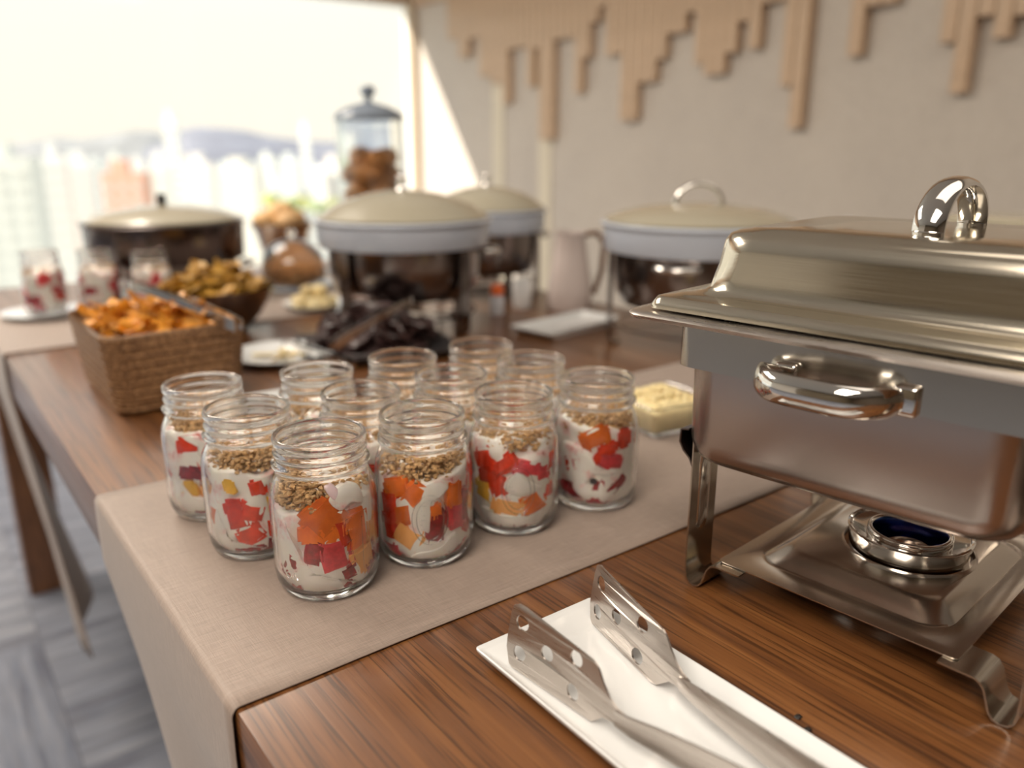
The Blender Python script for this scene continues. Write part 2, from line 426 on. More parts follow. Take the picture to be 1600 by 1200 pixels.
# ------------------------------------------------------------------ city outside, distance haze painted into its pale colours
def facade(name, col): return mat(name, col, .8)
city_ground = bmesh.new(); box(city_ground, -500, 1500, 30, 2600, -62, -60)
g = finish(city_ground, 'ground', None or mat('hazy_ground', (.55, .56, .50), .9), None, False); g['kind'] = 'structure'
winm = mat('far_windows', (.66, .65, .58), .4)
BL = [ # x0, x1, top y, distance, colour, rotation, label
    (-60, 50, 246, 210, (.80, .79, .70), 'pale cream apartment tower at the far left of the window'),
    (58, 98, 243, 250, (.86, .84, .78), 'narrow white tower left of the orange block'),
    (102, 140, 252, 270, (.84, .82, .77), 'white slab block just left of the orange block'),
    (145, 222, 270, 240, (.80, .45, .32), 'salmon orange apartment block seen through the window'),
    (226, 262, 258, 300, (.84, .81, .72), 'cream block right beside the orange block'),
    (282, 330, 254, 320, (.85, .80, .73), 'cream block behind the brown round chafer'),
    (333, 402, 262, 290, (.80, .76, .66), 'broad beige block right of the window mullion'),
    (404, 432, 276, 420, (.82, .80, .74), 'small pale block beside the yellow green trees'),
    (256, 279, 186, 340, (.90, .88, .82), 'tall slim white tower rising above the hills, left one of two'),
    (469, 483, 200, 420, (.90, .88, .82), 'tall slim white tower rising above the hills, right one of two'),
    (478, 520, 268, 520, (.82, .80, .76), 'faint pale block near the tall pastry jar'),
]
def bbox_bld(x0, x1, ytop, D, col, label):
    h0 = heading(x0); h1 = heading(x1); hm = heading((x0 + x1) / 2)
    c = CAM + hm * D; wd = (h1 - h0).length * D
    dd = ray((x0 + x1) / 2, ytop); ztop = CAM.z + dd.z * D / sqrt(dd.x ** 2 + dd.y ** 2)
    rz = atan2(hm.y, hm.x) - pi / 2 - radians(24)
    H = ztop + 60; s = wd * .92
    t = empty('building', (c.x, c.y, -60), rz, label, 'building')
    bm = bmesh.new(); box(bm, -s / 2, s / 2, 0, s * .55, 0, H); finish(bm, 'walls', facade('facade', col), t, False)
    bm = bmesh.new(); box(bm, -s * .3, s * .1, s * .12, s * .4, H, H + 3.2); finish(bm, 'roof_room', facade('roof_room', tuple(min(1, v * 1.05) for v in col)), t, False)
    bm = bmesh.new(); nx = max(3, int(s / 4)); 
    z = H - 3
    while z > 4:
        for i in range(nx):
            xx = -s / 2 + (i + .5) * s / nx
            if (i % 4) == 3: continue
            box(bm, xx - .9, xx + .9, -.12, .1, z - 1.5, z)
        z -= 3.3
        if z < H - 66: break
    o = finish(bm, 'window', winm, t, False); o['kind'] = 'stuff'
for b_ in BL: bbox_bld(*b_)
# low blocks filling the middle distance
rnd = random.Random(3)
for i in range(16):
    px = 5 + i * 34; D = rnd.uniform(380, 640)
    bbox_bld(px - 13, px + 15, rnd.uniform(243, 262), D, rnd.choice([(.84, .80, .74), (.80, .80, .72), (.86, .78, .70), (.78, .80, .74)]),
             'small hazy pale block, number %s from the left in the band below the hills' % ['one', 'two', 'three', 'four', 'five', 'six', 'seven', 'eight', 'nine', 'ten', 'eleven', 'twelve', 'thirteen', 'fourteen', 'fifteen', 'sixteen'][i])
def ridge(name, pts, D, col, label):
    bm = bmesh.new(); tops = []
    for i, (px, py) in enumerate(pts):
        h_ = heading(px); dd = ray(px, py); z = CAM.z + dd.z * D / sqrt(dd.x ** 2 + dd.y ** 2)
        p = CAM + h_ * D; q = CAM + h_ * (D + 220); f = CAM + h_ * (D - 260)
        tops.append((bm.verts.new((f.x, f.y, -60)), bm.verts.new(((p.x + f.x) / 2, (p.y + f.y) / 2, z * .62 - 14)), bm.verts.new((p.x, p.y, z)), bm.verts.new((q.x, q.y, -60))))
    for a_, b_ in zip(tops[:-1], tops[1:]):
        for k in range(3): bm.faces.new((a_[k], b_[k], b_[k + 1], a_[k + 1]))
    mm = mat(name + '_cover', col, .95)
    L(mm, ramp(mm, noise_tex(mm, coords(mm, (.02, .02, .05)), 1, 5, .7), [(.35, tuple(v * .8 for v in col)), (.65, tuple(min(1, v * 1.2) for v in col))]), P(mm).inputs['Base Color'])
    o = finish(bm, name, mm, None, True, 60); tag(o, label, 'hill'); return o
ridge('hill', [(-120, 232), (0, 226), (40, 222), (90, 214), (130, 218), (180, 209), (215, 204), (245, 206), (262, 214), (300, 224), (360, 228)], 1900, (.40, .39, .36), 'long low olive grey hill on the left skyline')
ridge('hill', [(225, 232), (265, 222), (285, 203), (310, 198), (345, 200), (385, 204), (420, 213), (470, 219), (520, 222), (600, 226), (700, 230)], 1250, (.30, .30, .33), 'blue grey wooded hill behind the middle of the window')
rnd = random.Random(9)
def tree(px, py, D, r, col, label):
    dd = ray(px, py); hd = heading(px); c = CAM + hd * D; z = CAM.z + dd.z * D / sqrt(dd.x ** 2 + dd.y ** 2)
    t = empty('tree', (c.x, c.y, -60), 0, label, 'tree')
    bm = bmesh.new()
    for k in range(9):
        mtx = Matrix.Translation((rnd.uniform(-r, r) * .5, rnd.uniform(-r, r) * .5, z + 60 - r + rnd.uniform(-r * .5, 0))) @ Matrix.Diagonal((1, 1, .8, 1))
        bmesh.ops.create_icosphere(bm, subdivisions=2, radius=r * rnd.uniform(.5, .8), matrix=mtx)
    finish(bm, 'crown', mat('foliage', col, .9), t)
    bm = bmesh.new(); tube(bm, [(0, 0, 0), (0, 0, z + 60 - r)], r * .08, 6); finish(bm, 'trunk', M['table_leg'], t)
for k, (px, py, D, r) in enumerate([(418, 292, 200, 2.2), (446, 300, 225, 2.4), (466, 296, 260, 3), (490, 305, 205, 2.2), (516, 300, 235, 2.6)]):
    tree(px, py, D, r, [(.52, .56, .18), (.40, .48, .20), (.60, .58, .2), (.42, .48, .25), (.5, .5, .22)][k],
         ['sunlit yellow green tree beyond the glass, leftmost of the row', 'green tree, second from the left in the row outside', 'yellow green tree in the middle of the row outside', 'green tree just left of the pastry jar', 'olive tree seen beside the pastry jar'][k])

# ------------------------------------------------------------------ tables
TW = 1.10
def table(y0, y1, label, leg_ys):
    t = empty('buffet_table', (0, y0, 0), 0, label, 'table')
    bm = bmesh.new(); box(bm, 0, TW, 0, y1 - y0, T - .066, T, .0022, 2)
    finish(bm, 'tabletop', M['table'], t, True, 30)
    bm = bmesh.new(); box(bm, .06, TW - .06, .06, y1 - y0 - .06, T - .13, T - .066); finish(bm, 'apron', M['table_leg'], t, False)
    for ly in leg_ys:
        for lx in (.012, TW - .102):
            bm = bmesh.new(); box(bm, lx, lx + .09, ly - y0, ly - y0 + .09, .0, T - .066, .003, 1)
            finish(bm, 'leg', M['table_leg'], t, True)
    return t
table(-1.15, 1.86, 'long dark brown wooden buffet table carrying the jars, baskets and chafing dishes', [-1.1, 1.72])

def runner(y0, y1, xe, drop, label):
    """cloth lying across the table, hanging over the near long side and swinging a little inward"""
    th = .0011; path = []                   # (x, z) profile
    path.append((xe, T + th))
    n = 30
    for i in range(1, n): path.append((xe + (.012 - xe) * i / n, T + th))
    R = .006
    for i in range(6):
        a_ = radians(90 + 90 * i / 5); path.append((.003 + R * cos(a_), T - .0045 + R * sin(a_)))
    path.append((-.0032, T - .03)); path.append((-.003, T - .066))
    s = 0; L0 = drop - .066
    for i in range(1, 15):
        s = L0 * i / 14; path.append((-.003 + s * .145, T - .066 - s))
    bm = bmesh.new(); rows = []; ny = 26
    for (x, z) in path:
        row = []
        for j in range(ny + 1):
            v = y0 + (y1 - y0) * j / ny
            wob = 0.0016 * noise.noise(Vector((x * 6, v * 5, z * 3)))
            hang = max(0, (T - .08 - z))
            yy = v + .003 * noise.noise(Vector((x * 4 + 3, .3 if j < 5 else 2.2, z * 4))) * (1 if j in (0, ny) else .0)
            lift = .0
            if z > T: lift = .0006 * (1 + noise.noise(Vector((x * 9, v * 11, 1.7))))
            row.append(bm.verts.new((x + hang * .06 * sin(v * 14 + 1), yy, z + lift)))
        rows.append(row)
    for A, B in zip(rows[:-1], rows[1:]):
        for j in range(ny): bm.faces.new((A[j], A[j + 1], B[j + 1], B[j]))
    o = finish(bm, 'table_runner', M['runner'], None, True, 60)
    md = o.modifiers.new('thick', 'SOLIDIFY'); md.thickness = .0009; md.offset = 0
    return tag(o, label, 'table runner')
runner(0.0, .392, TW - .02, .56, 'beige woven table runner under the glass jars in the foreground')
runner(1.10, 1.52, TW - .02, .60, 'beige woven runner across the far table, its end hanging down blurred')

# ------------------------------------------------------------------ mason jars with fruit parfait
JP = [(.0, .0), (.028, .0), (.0325, .0006), (.0365, .0045), (.0390, .011), (.0402, .020), (.0404, .045), (.0404, .068), (.0399, .078), (.0384, .086), (.0360, .0915),
      (.0343, .0955), (.0338, .0985), (.0350, .0998), (.0364, .1012), (.0367, .1026), (.0360, .1040), (.0340, .1052), (.0336, .1068), (.0336, .1090), (.0346, .1102), (.0349, .1113), (.0344, .1124),
      (.0334, .1134), (.0333, .1160), (.0338, .1172), (.0345, .1182), (.0348, .1196), (.0347, .1215), (.0341, .1232), (.0331, .1240),
      (.0320, .1236), (.0313, .1222), (.0311, .1180), (.0311, .0990), (.0318, .0955), (.0338, .0910), (.0360, .0855), (.0374, .0775), (.0379, .068), (.0379, .022), (.0366, .0125), (.0335, .0075), (.020, .0060), (.0, .0058)]
def rin(z):
    pts = [(.0335, .0075), (.0366, .0125), (.0379, .022), (.0379, .068), (.0374, .0775), (.0360, .0855), (.0338, .0910), (.0318, .0955), (.0311, .0990), (.0311, .118)]
    if z <= pts[0][1]: return pts[0][0]
    for (r0, z0), (r1, z1) in zip(pts[:-1], pts[1:]):
        if z <= z1: return r0 + (r1 - r0) * (z - z0) / (z1 - z0)
    return pts[-1][0]
bm = bmesh.new(); lathe(bm, JP, 72)
jar_body_me = None
def wrap(bm, pts, R, w, th=.0007, z_is_last=True):
    """raised bead on the jar wall through (phi, z) points"""
    P3 = [Vector((R * cos(p), R * sin(p), z)) for p, z in pts]
    tube(bm, P3, w, 6)
jar0 = finish(bm, 'mason_jar', M['glass'], None, True, 60)
# raised marks: scale ticks and a long bar at one side, an oval wreath on the other
def marks(variant):
    bm = bmesh.new(); R = .0404
    if variant == 0:
        a0 = radians(28)
        for k in range(6): wrap(bm, [(a0 - .13 + .02 * q, .022 + k * .009 + .0002 * q) for q in range(7)], R, .0004)
        wrap(bm, [(a0 + .22, .024 + .006 * q) for q in range(8)], R, .0005)
    else:
        for k in range(2):
            wrap(bm, [(.1 + (.36 - k * .09) * cos(2 * pi * q / 28), .046 + (.021 - k * .004) * sin(2 * pi * q / 28)) for q in range(29)], R, .0004)
        for k in range(7): wrap(bm, [(-.10 + .012 * q, .034 + k * .004) for q in range(12 - (k % 3) * 3)], R, .0003)
    return bm
def letters(txt, phi, z, size, R=.0405):
    cu = bpy.data.curves.new('t', 'FONT'); cu.body = txt; cu.size = size; cu.extrude = .0003; cu.align_x = 'CENTER'
    to = bpy.data.objects.new('t', cu); COL.objects.link(to)
    dg = bpy.context.evaluated_depsgraph_get(); me = bpy.data.meshes.new_from_object(to.evaluated_get(dg))
    bpy.data.objects.remove(to)
    bm = bmesh.new(); bm.from_mesh(me)
    bmesh.ops.subdivide_edges(bm, edges=[e_ for e_ in bm.edges if e_.calc_length() > size * .3], cuts=2)
    for v in bm.verts:
        p = phi + v.co.x / R; rr = R + v.co.z + .0001
        v.co = Vector((rr * cos(p), rr * sin(p), z + v.co.y))
    return bm
# piece = clamp a jittered block to the inside of the glass
def fruit(rnd_, phi, z, wd, ht, dp, rot, m, parent, name, pull=0.0):
    bm = bmesh.new(); bmesh.ops.create_cube(bm, size=1)
    for v in bm.verts:
        v.co = Vector((v.co.x * dp * rnd_.uniform(.9, 1.1), v.co.y * wd * rnd_.uniform(.78, 1.12), v.co.z * ht * rnd_.uniform(.78, 1.12)))
    bmesh.ops.bevel(bm, geom=list(bm.edges), offset=min(wd, ht) * .16, segments=2, affect='EDGES')
    bmesh.ops.subdivide_edges(bm, edges=[e_ for e_ in bm.edges if e_.calc_length() > .35 * min(wd, ht)], cuts=3, use_grid_fill=True)
    Rm = Matrix.Rotation(phi, 3, 'Z') @ Matrix.Rotation(rot, 3, 'X')
    r0 = rin(z) - dp * .42 - pull
    cpos = Vector((r0 * cos(phi), r0 * sin(phi), z))
    for v in bm.verts:
        q = Rm @ v.co + cpos
        q += Vector((noise.noise(q * 90), noise.noise(q * 90 + Vector((5, 5, 5))), noise.noise(q * 90 + Vector((9, 1, 2))))) * .0017
        q.z = max(.0085, min(q.z, .1)); rr = sqrt(q.x ** 2 + q.y ** 2); mx = rin(q.z) - .0006
        if rr > mx: q.x *= mx / rr; q.y *= mx / rr
        v.co = q
    return finish(bm, name, m, parent, True, 50)
def yogurt(seed, ztop, parent):
    rnd_ = random.Random(seed); off = Vector((seed * 3.1, seed * 1.7, 0)); bm = bmesh.new()
    seg, nz = 72, 30; rings = []
    tilt = rnd_.uniform(0, 6.28)
    for i in range(nz + 1):
        f = i / nz; ring = []
        for k in range(seg):
            a_ = 2 * pi * k / seg
            zt = ztop + .006 * sin(a_ + tilt) + .004 * noise.noise(Vector((cos(a_) * 2, sin(a_) * 2, seed)))
            z = .0082 + (zt - .0082) * f
            nn = noise.noise(Vector((cos(a_) * 1.9, sin(a_) * 1.9, z * 42)) + off)
            n2 = noise.noise(Vector((cos(a_) * 5, sin(a_) * 5, z * 120)) + off)
            r = rin(z) - .0008 - max(0, nn + .12) * .0085 - max(0, n2) * .0014
            ring.append(bm.verts.new((r * cos(a_), r * sin(a_), z)))
        rings.append(ring)
    for A, B in zip(rings[:-1], rings[1:]):
        for k in range(seg): bm.faces.new((A[k], A[(k + 1) % seg], B[(k + 1) % seg], B[k]))
    # rough top
    for q in (.75, .45, .2):
        ring = []
        for k in range(seg):
            v = rings[nz][k].co; a_ = 2 * pi * k / seg
            ring.append(bm.verts.new((v.x * q, v.y * q, v.z + .003 * (1 - q) + .003 * noise.noise(Vector((v.x * q * 90, v.y * q * 90, seed))))))
        rings.append(ring)
        for k in range(seg): bm.faces.new((rings[-2][k], rings[-2][(k + 1) % seg], rings[-1][(k + 1) % seg], rings[-1][k]))
    bm.faces.new(rings[-1]); bm.faces.new(rings[0][::-1])
    return finish(bm, 'yogurt', M['yogurt'], parent, True, 180)
def flakes(seed, n, phi0, spread, z0, z1, parent, rmin=.35):
    rnd_ = random.Random(seed); bm = bmesh.new()
    for i in range(n):
        a_ = phi0 + rnd_.gauss(0, spread); z = rnd_.uniform(z0, z1)
        big = rnd_.random() < .3
        R = rin(z) - .0012; r = R * (sqrt(rnd_.uniform(rmin, 1)))
        sx, sy, sz = rnd_.uniform(.0018, .0034), rnd_.uniform(.0013, .0024), rnd_.uniform(.0007, .0013)
        if big: sz = sx * .7
        r = min(r, R - .0016)
        mtx = Matrix.Translation((r * cos(a_), r * sin(a_), z)) @ Matrix.Rotation(rnd_.uniform(0, 6.28), 4, 'Z') @ Matrix.Rotation(rnd_.uniform(-1.5, 1.5), 4, 'X') @ Matrix.Diagonal((sx, sy, sz, 1))
        rs = bmesh.ops.create_icosphere(bm, subdivisions=1, radius=1, matrix=mtx)
        for v in rs['verts']:
            v.co += Vector((rnd_.uniform(-1, 1), rnd_.uniform(-1, 1), rnd_.uniform(-1, 1))) * .0003
            rr = sqrt(v.co.x ** 2 + v.co.y ** 2)
            if rr > R: v.co.x *= R / rr; v.co.y *= R / rr
    o = finish(bm, 'granola', M['granola'], parent, True, 60); o['kind'] = 'stuff'; return o
def smear(seed, parent, pts, m):
    """dollop of yogurt pressed against the glass: polygon in (phi,z)"""
    bm = bmesh.new(); n = 26; cp = sum(p for p, z in pts) / len(pts); cz = sum(z for p, z in pts) / len(pts)
    def outline(t):
        k = len(pts); f = t * k; i = int(f) % k; u = f - int(f)
        p0, p1, p2, p3 = (pts[(i + d) % k] for d in (-1, 0, 1, 2))
        g_ = lambda a, b, c, d: .5 * ((2 * b) + (-a + c) * u + (2 * a - 5 * b + 4 * c - d) * u * u + (-a + 3 * b - 3 * c + d) * u ** 3)
        return g_(p0[0], p1[0], p2[0], p3[0]), g_(p0[1], p1[1], p2[1], p3[1])
    rings = []
    for q, dr in ((1.0, .0042), (.985, .0012), (.93, .0005), (.6, .0004), (.25, .0004)):
        ring = []
        for k in range(n):
            p, z = outline(k / n); p = cp + (p - cp) * q; z = cz + (z - cz) * q; r = rin(z) - dr
            ring.append(bm.verts.new((r * cos(p), r * sin(p), z)))
        rings.append(ring)
    for A, B in zip(rings[:-1], rings[1:]):
        for k in range(n): bm.faces.new((A[k], A[(k + 1) % n], B[(k + 1) % n], B[k]))
    bm.faces.new(rings[-1])
    return finish(bm, 'yogurt_smear', m, parent, True, 180)

PIECE = {'P': ('papaya', 'papaya_piece'), 'R': ('papaya_red', 'papaya_piece'), 'M': ('melon', 'melon_piece'), 'W': ('watermelon', 'watermelon_piece'), 'S': ('berry', 'strawberry_piece'),
         'Y': ('yellowfruit', 'yellow_fruit_piece'), 'D': ('darkberry', 'blueberry')}
RD = radians
# per jar: (x, y, name, contents, pieces (phi deg from the camera side, z mm, width mm, height mm, depth mm, turn deg, kind), granola centre/spread, marks)
JARS = [
 (.111, .106, 'nearest to the camera, at the tip of the group', 0, [
    (-2, 68, 27, 23, 14, 42, 'P'), (-3, 58, 30, 14, 13, 4, 'P'), (8, 39, 26, 27, 14, 6, 'W'), (38, 56, 18, 30, 12, 4, 'P'), (44, 30, 17, 22, 12, 12, 'M'),
    (-14, 42, 12, 17, 13, -12, 'S'), (-46, 30, 14, 18, 12, -25, 'S'), (18, 56, 9, 18, 12, 10, 'R'), (62, 20, 14, 14, 12, 10, 'S'), (24, 24, 13, 10, 11, 15, 'S'), (-40, 12, 9, 6, 8, 10, 'S'), (22, 12, 7, 9, 8, 40, 'S'), (70, 50, 18, 16, 12, 0, 'M')], (-38, .62, .074, .094, 420)),
 (.090, .200, 'second along the left edge of the table, behind the nearest jar', 1, [
    (-26, 43, 16, 24, 12, 8, 'R'), (-6, 46, 18, 16, 12, -14, 'R'), (-30, 68, 9, 12, 9, 0, 'Y'), (4, 66, 11, 14, 10, 12, 'R'), (-8, 27, 20, 15, 12, 28, 'R'), (22, 30, 16, 18, 12, 0, 'R'),
    (26, 46, 14, 20, 12, 0, 'Y'), (-10, 12, 22, 7, 9, 4, 'S'), (18, 15, 14, 14, 10, 0, 'S'), (35, 62, 16, 16, 12, 0, 'R'), (-58, 40, 10, 16, 10, 0, 'P')], (-5, .75, .078, .094, 380)),
 (.084, .295, 'leftmost and farthest along the left edge of the table', 2, [
    (-25, 76, 22, 16, 12, 10, 'R'), (-4, 58, 16, 14, 12, 10, 'R'), (-28, 50, 20, 12, 12, -8, 'S'), (-6, 46, 14, 18, 12, 0, 'S'), (-4, 36, 16, 18, 12, 0, 'M'), (-34, 34, 12, 14, 11, 0, 'Y'), (-5, 12, 26, 7, 8, 0, 'S'), (30, 50, 20, 30, 12, 0, 'R')], (-10, .6, .086, .095, 260)),
 (.198, .103, 'right beside the nearest jar, with an embossed oval wreath', 3, [
    (-38, 70, 20, 14, 12, 20, 'P'), (-12, 66, 18, 20, 12, -38, 'P'), (-46, 54, 16, 24, 12, 5, 'R'), (-28, 50, 17, 18, 12, 10, 'P'), (-26, 30, 24, 22, 13, -32, 'M'), (-48, 36, 16, 22, 12, 0, 'R'),
    (8, 50, 13, 16, 11, 0, 'P'), (12, 38, 15, 25, 11, -6, 'S'), (40, 62, 12, 20, 11, 0, 'P'), (44, 44, 16, 22, 12, 0, 'W'), (60, 50, 14, 26, 12, 0, 'S'), (-60, 16, 24, 12, 10, 0, 'W'), (46, 14, 20, 8, 9, 0, 'S'), (70, 30, 12, 12, 10, 0, 'R')], (10, .8, .076, .093, 420)),
 (.291, .103, 'third in the front row, between the wreath jar and the rightmost one', 4, [
    (-42, 70, 22, 20, 12, 20, 'R'), (-14, 68, 22, 17, 12, 30, 'R'), (-36, 56, 18, 14, 12, 10, 'R'), (20, 64, 22, 13, 12, -18, 'W'), (42, 58, 16, 14, 12, 10, 'W'), (-20, 48, 15, 17, 12, 25, 'R'),
    (-46, 42, 20, 20, 12, 0, 'Y'), (-8, 30, 24, 18, 13, -14, 'M'), (26, 32, 22, 20, 12, 30, 'P'), (54, 40, 10, 12, 10, 0, 'R'), (58, 66, 10, 14, 10, 0, 'R'), (0, 12, 20, 5, 9, 0, 'S')], (-6, .55, .080, .093, 300)),
 (.382, .094, 'rightmost in the front row, beside the steel chafer leg', 5, [
    (0, 74, 24, 17, 12, 25, 'P'), (18, 66, 17, 12, 12, 10, 'R'), (46, 72, 14, 16, 12, 0, 'R'), (22, 52, 22, 12, 12, -16, 'W'), (-36, 44, 12, 18, 11, 20, 'R'), (2, 54, 6, 14, 9, -25, 'R'), (-2, 34, 5, 5, 6, 0, 'D'),
    (6, 29, 9, 12, 9, 0, 'S'), (-24, 20, 13, 9, 9, 10, 'S'), (34, 28, 20, 8, 10, 40, 'S'), (-46, 22, 16, 8, 10, 0, 'S'), (4, 14, 18, 6, 9, 0, 'S')], (0, .85, .078, .094, 380)),
 (.186, .186, 'second row, directly behind the nearest jar', 6, None, (0, 3, .08, .094, 300)),
 (.280, .186, 'second row, behind and between the wreath jar and its right neighbour', 7, None, (0, 3, .08, .094, 300)),
 (.374, .183, 'second row, rightmost, behind the two right front jars', 8, None, (0, 3, .08, .094, 300)),
 (.184, .272, 'back row, second from the left in front of the dark tray', 9, None, (0, 3, .08, .094, 300)),
 (.275, .268, 'back row, third from the left in front of the dark chips', 10, None, (0, 3, .08, .094, 300)),
 (.368, .262, 'back row, rightmost, farthest of all the jars on the near runner', 11, None, (0, 3, .08, .094, 300)),
]
mark_me = {}
for v_ in (0, 1):
    o = finish(marks(v_), 'raised_mark', M['glass'], None, True, 60); mark_me[v_] = o.data; bpy.data.objects.remove(o)
letter_me = None
def place_jar(x, y, z, desc, idx, pcs, gr, label_prefix='glass jar', group='glass mason jars of fruit parfait', far=False):
    global jar0, letter_me
    az = atan2(CAM.y - y, CAM.x - x)
    if idx == 0: j = jar0
    else: j = jar0.copy(); COL.objects.link(j)
    j.location = (x, y, z); j.rotation_euler = (0, 0, 0)
    tag(j, label_prefix + ' ' + desc, 'jar', group)
    t = empty('fruit_parfait', (x, y, z + .0), 0, 'parfait in jar ' + desc, 'dessert', 'fruit parfaits inside the jars')
    if not far:
        mk = bpy.data.objects.new('raised_mark', mark_me[1 if idx in (3, 4) else 0]); COL.objects.link(mk); mk.parent = j; mk.rotation_euler = (0, 0, az)
        if idx == 0:
            lt = finish(letters('OA', -.72, .0215, .0075), 'raised_letters', M['glass'], j, False); lt.rotation_euler = (0, 0, az)
    yogurt(idx + 1, (gr[2] + .004), t)
    rnd_ = random.Random(100 + idx)
    if pcs is None:
        pcs = []
        for lev in (14, 32, 50, 67):
            k0 = rnd_.uniform(0, 360)
            for q in range(5):
                if rnd_.random() < .25: continue
                pcs.append((k0 + q * 72 + rnd_.uniform(-15, 15), lev + rnd_.uniform(-5, 5), rnd_.uniform(14, 24) + 6 * far, rnd_.uniform(11, 20) + 5 * far, 12, rnd_.uniform(-35, 35), rnd_.choice('PRPRMWSR' if not far else 'RWSSWR')))
    else:
        for lev in (22, 42, 62):
            for q in (120, 180, 240):
                pcs = pcs + [(q + rnd_.uniform(-20, 20), lev, rnd_.uniform(14, 22), 15, 12, rnd_.uniform(-30, 30), rnd_.choice('PRWS'))]
    for (ph, zz, wd, ht, dp, rot, kind) in pcs:
        mk_, nm = PIECE[kind]
        fruit(rnd_, az + RD(ph), zz / 1000, wd * 1.2 / 1000, ht * 1.2 / 1000, dp / 1000, RD(rot), M[mk_], t, nm)
    flakes(200 + idx, gr[4] if not far else 90, az + RD(gr[0]), gr[1], gr[2], gr[3], t)
    flakes(300 + idx, 150 if not far else 60, 0, 3, gr[2] + .006, gr[2] + .012, t, .0)
    return j, t, az
for x, y, desc, idx, pcs, gr in JARS:
    j, t, az = place_jar(x, y, T + .0024, desc, idx, pcs, gr)
    if idx == 0:
        smear(1, t, [(az - .95, .070), (az - .62, .045), (az - .22, .026), (az + .25, .017), (az + .6, .013), (az + .2, .009), (az - .6, .010), (az - 1.05, .025), (az - 1.15, .050)], M['yogurt'])
        smear(2, t, [(az + .08, .084), (az + .3, .074), (az + .55, .078), (az + .85, .074), (az + .8, .089), (az + .4, .092)], M['yogurt'])
        smear(3, t, [(az + .02, .092), (az + .22, .082), (az + .33, .088), (az + .18, .094)], M['yogurt_pink'])
        pass
        pass
    if idx == 1:
        smear(1, t, [(az - .9, .048), (az - .75, .026), (az - .3, .016), (az + .2, .012), (az - .5, .009), (az - .95, .014), (az - 1.05, .034)], M['yogurt'])
        pass
    if idx == 2:
        smear(1, t, [(az - .8, .040), (az - .5, .028), (az + .1, .024), (az + .4, .012), (az - .5, .009), (az - .9, .018)], M['yogurt'])
        smear(2, t, [(az - .7, .084), (az - .1, .084), (az + .2, .066), (az + .1, .060), (az - .25, .066), (az - .3, .078)], M['yogurt'])
    if idx == 3:
        smear(1, t, [(az - .2, .016), (az + .3, .020), (az + .7, .030), (az + .75, .016), (az + .2, .0095), (az - .35, .010)], M['yogurt'])
        smear(2, t, [(az + .0, .072), (az - .12, .052), (az - .05, .036), (az + .08, .034), (az + .04, .052), (az + .22, .066), (az + .55, .070), (az + .3, .078)], M['yogurt'])
        pass
        pass
    if idx == 4:
        smear(1, t, [(az - .9, .026), (az - .3, .022), (az + .15, .022), (az + .6, .018), (az + .75, .026), (az + .5, .010), (az - .5, .009)], M['yogurt'])
        smear(2, t, [(az - .25, .048), (az - .05, .060), (az + .15, .062), (az + .5, .050), (az + .7, .046), (az + .4, .040), (az + .05, .040)], M['yogurt'])
        pass
    if idx == 5:
        smear(1, t, [(az - .95, .066), (az - .5, .066), (az - .15, .062), (az + .1, .046), (az + .4, .044), (az + .7, .040), (az + .3, .038), (az - .02, .040), (az - .2, .030), (az - .65, .030), (az - .9, .045)], M['yogurt'])
        smear(2, t, [(az + .15, .034), (az + .35, .022), (az + .6, .026), (az + .3, .012), (az + .08, .018)], M['yogurt'])
        smear(3, t, [(az - .5, .040), (az - .2, .030), (az - .05, .018), (az - .2, .014), (az - .55, .024)], M['yogurt'])

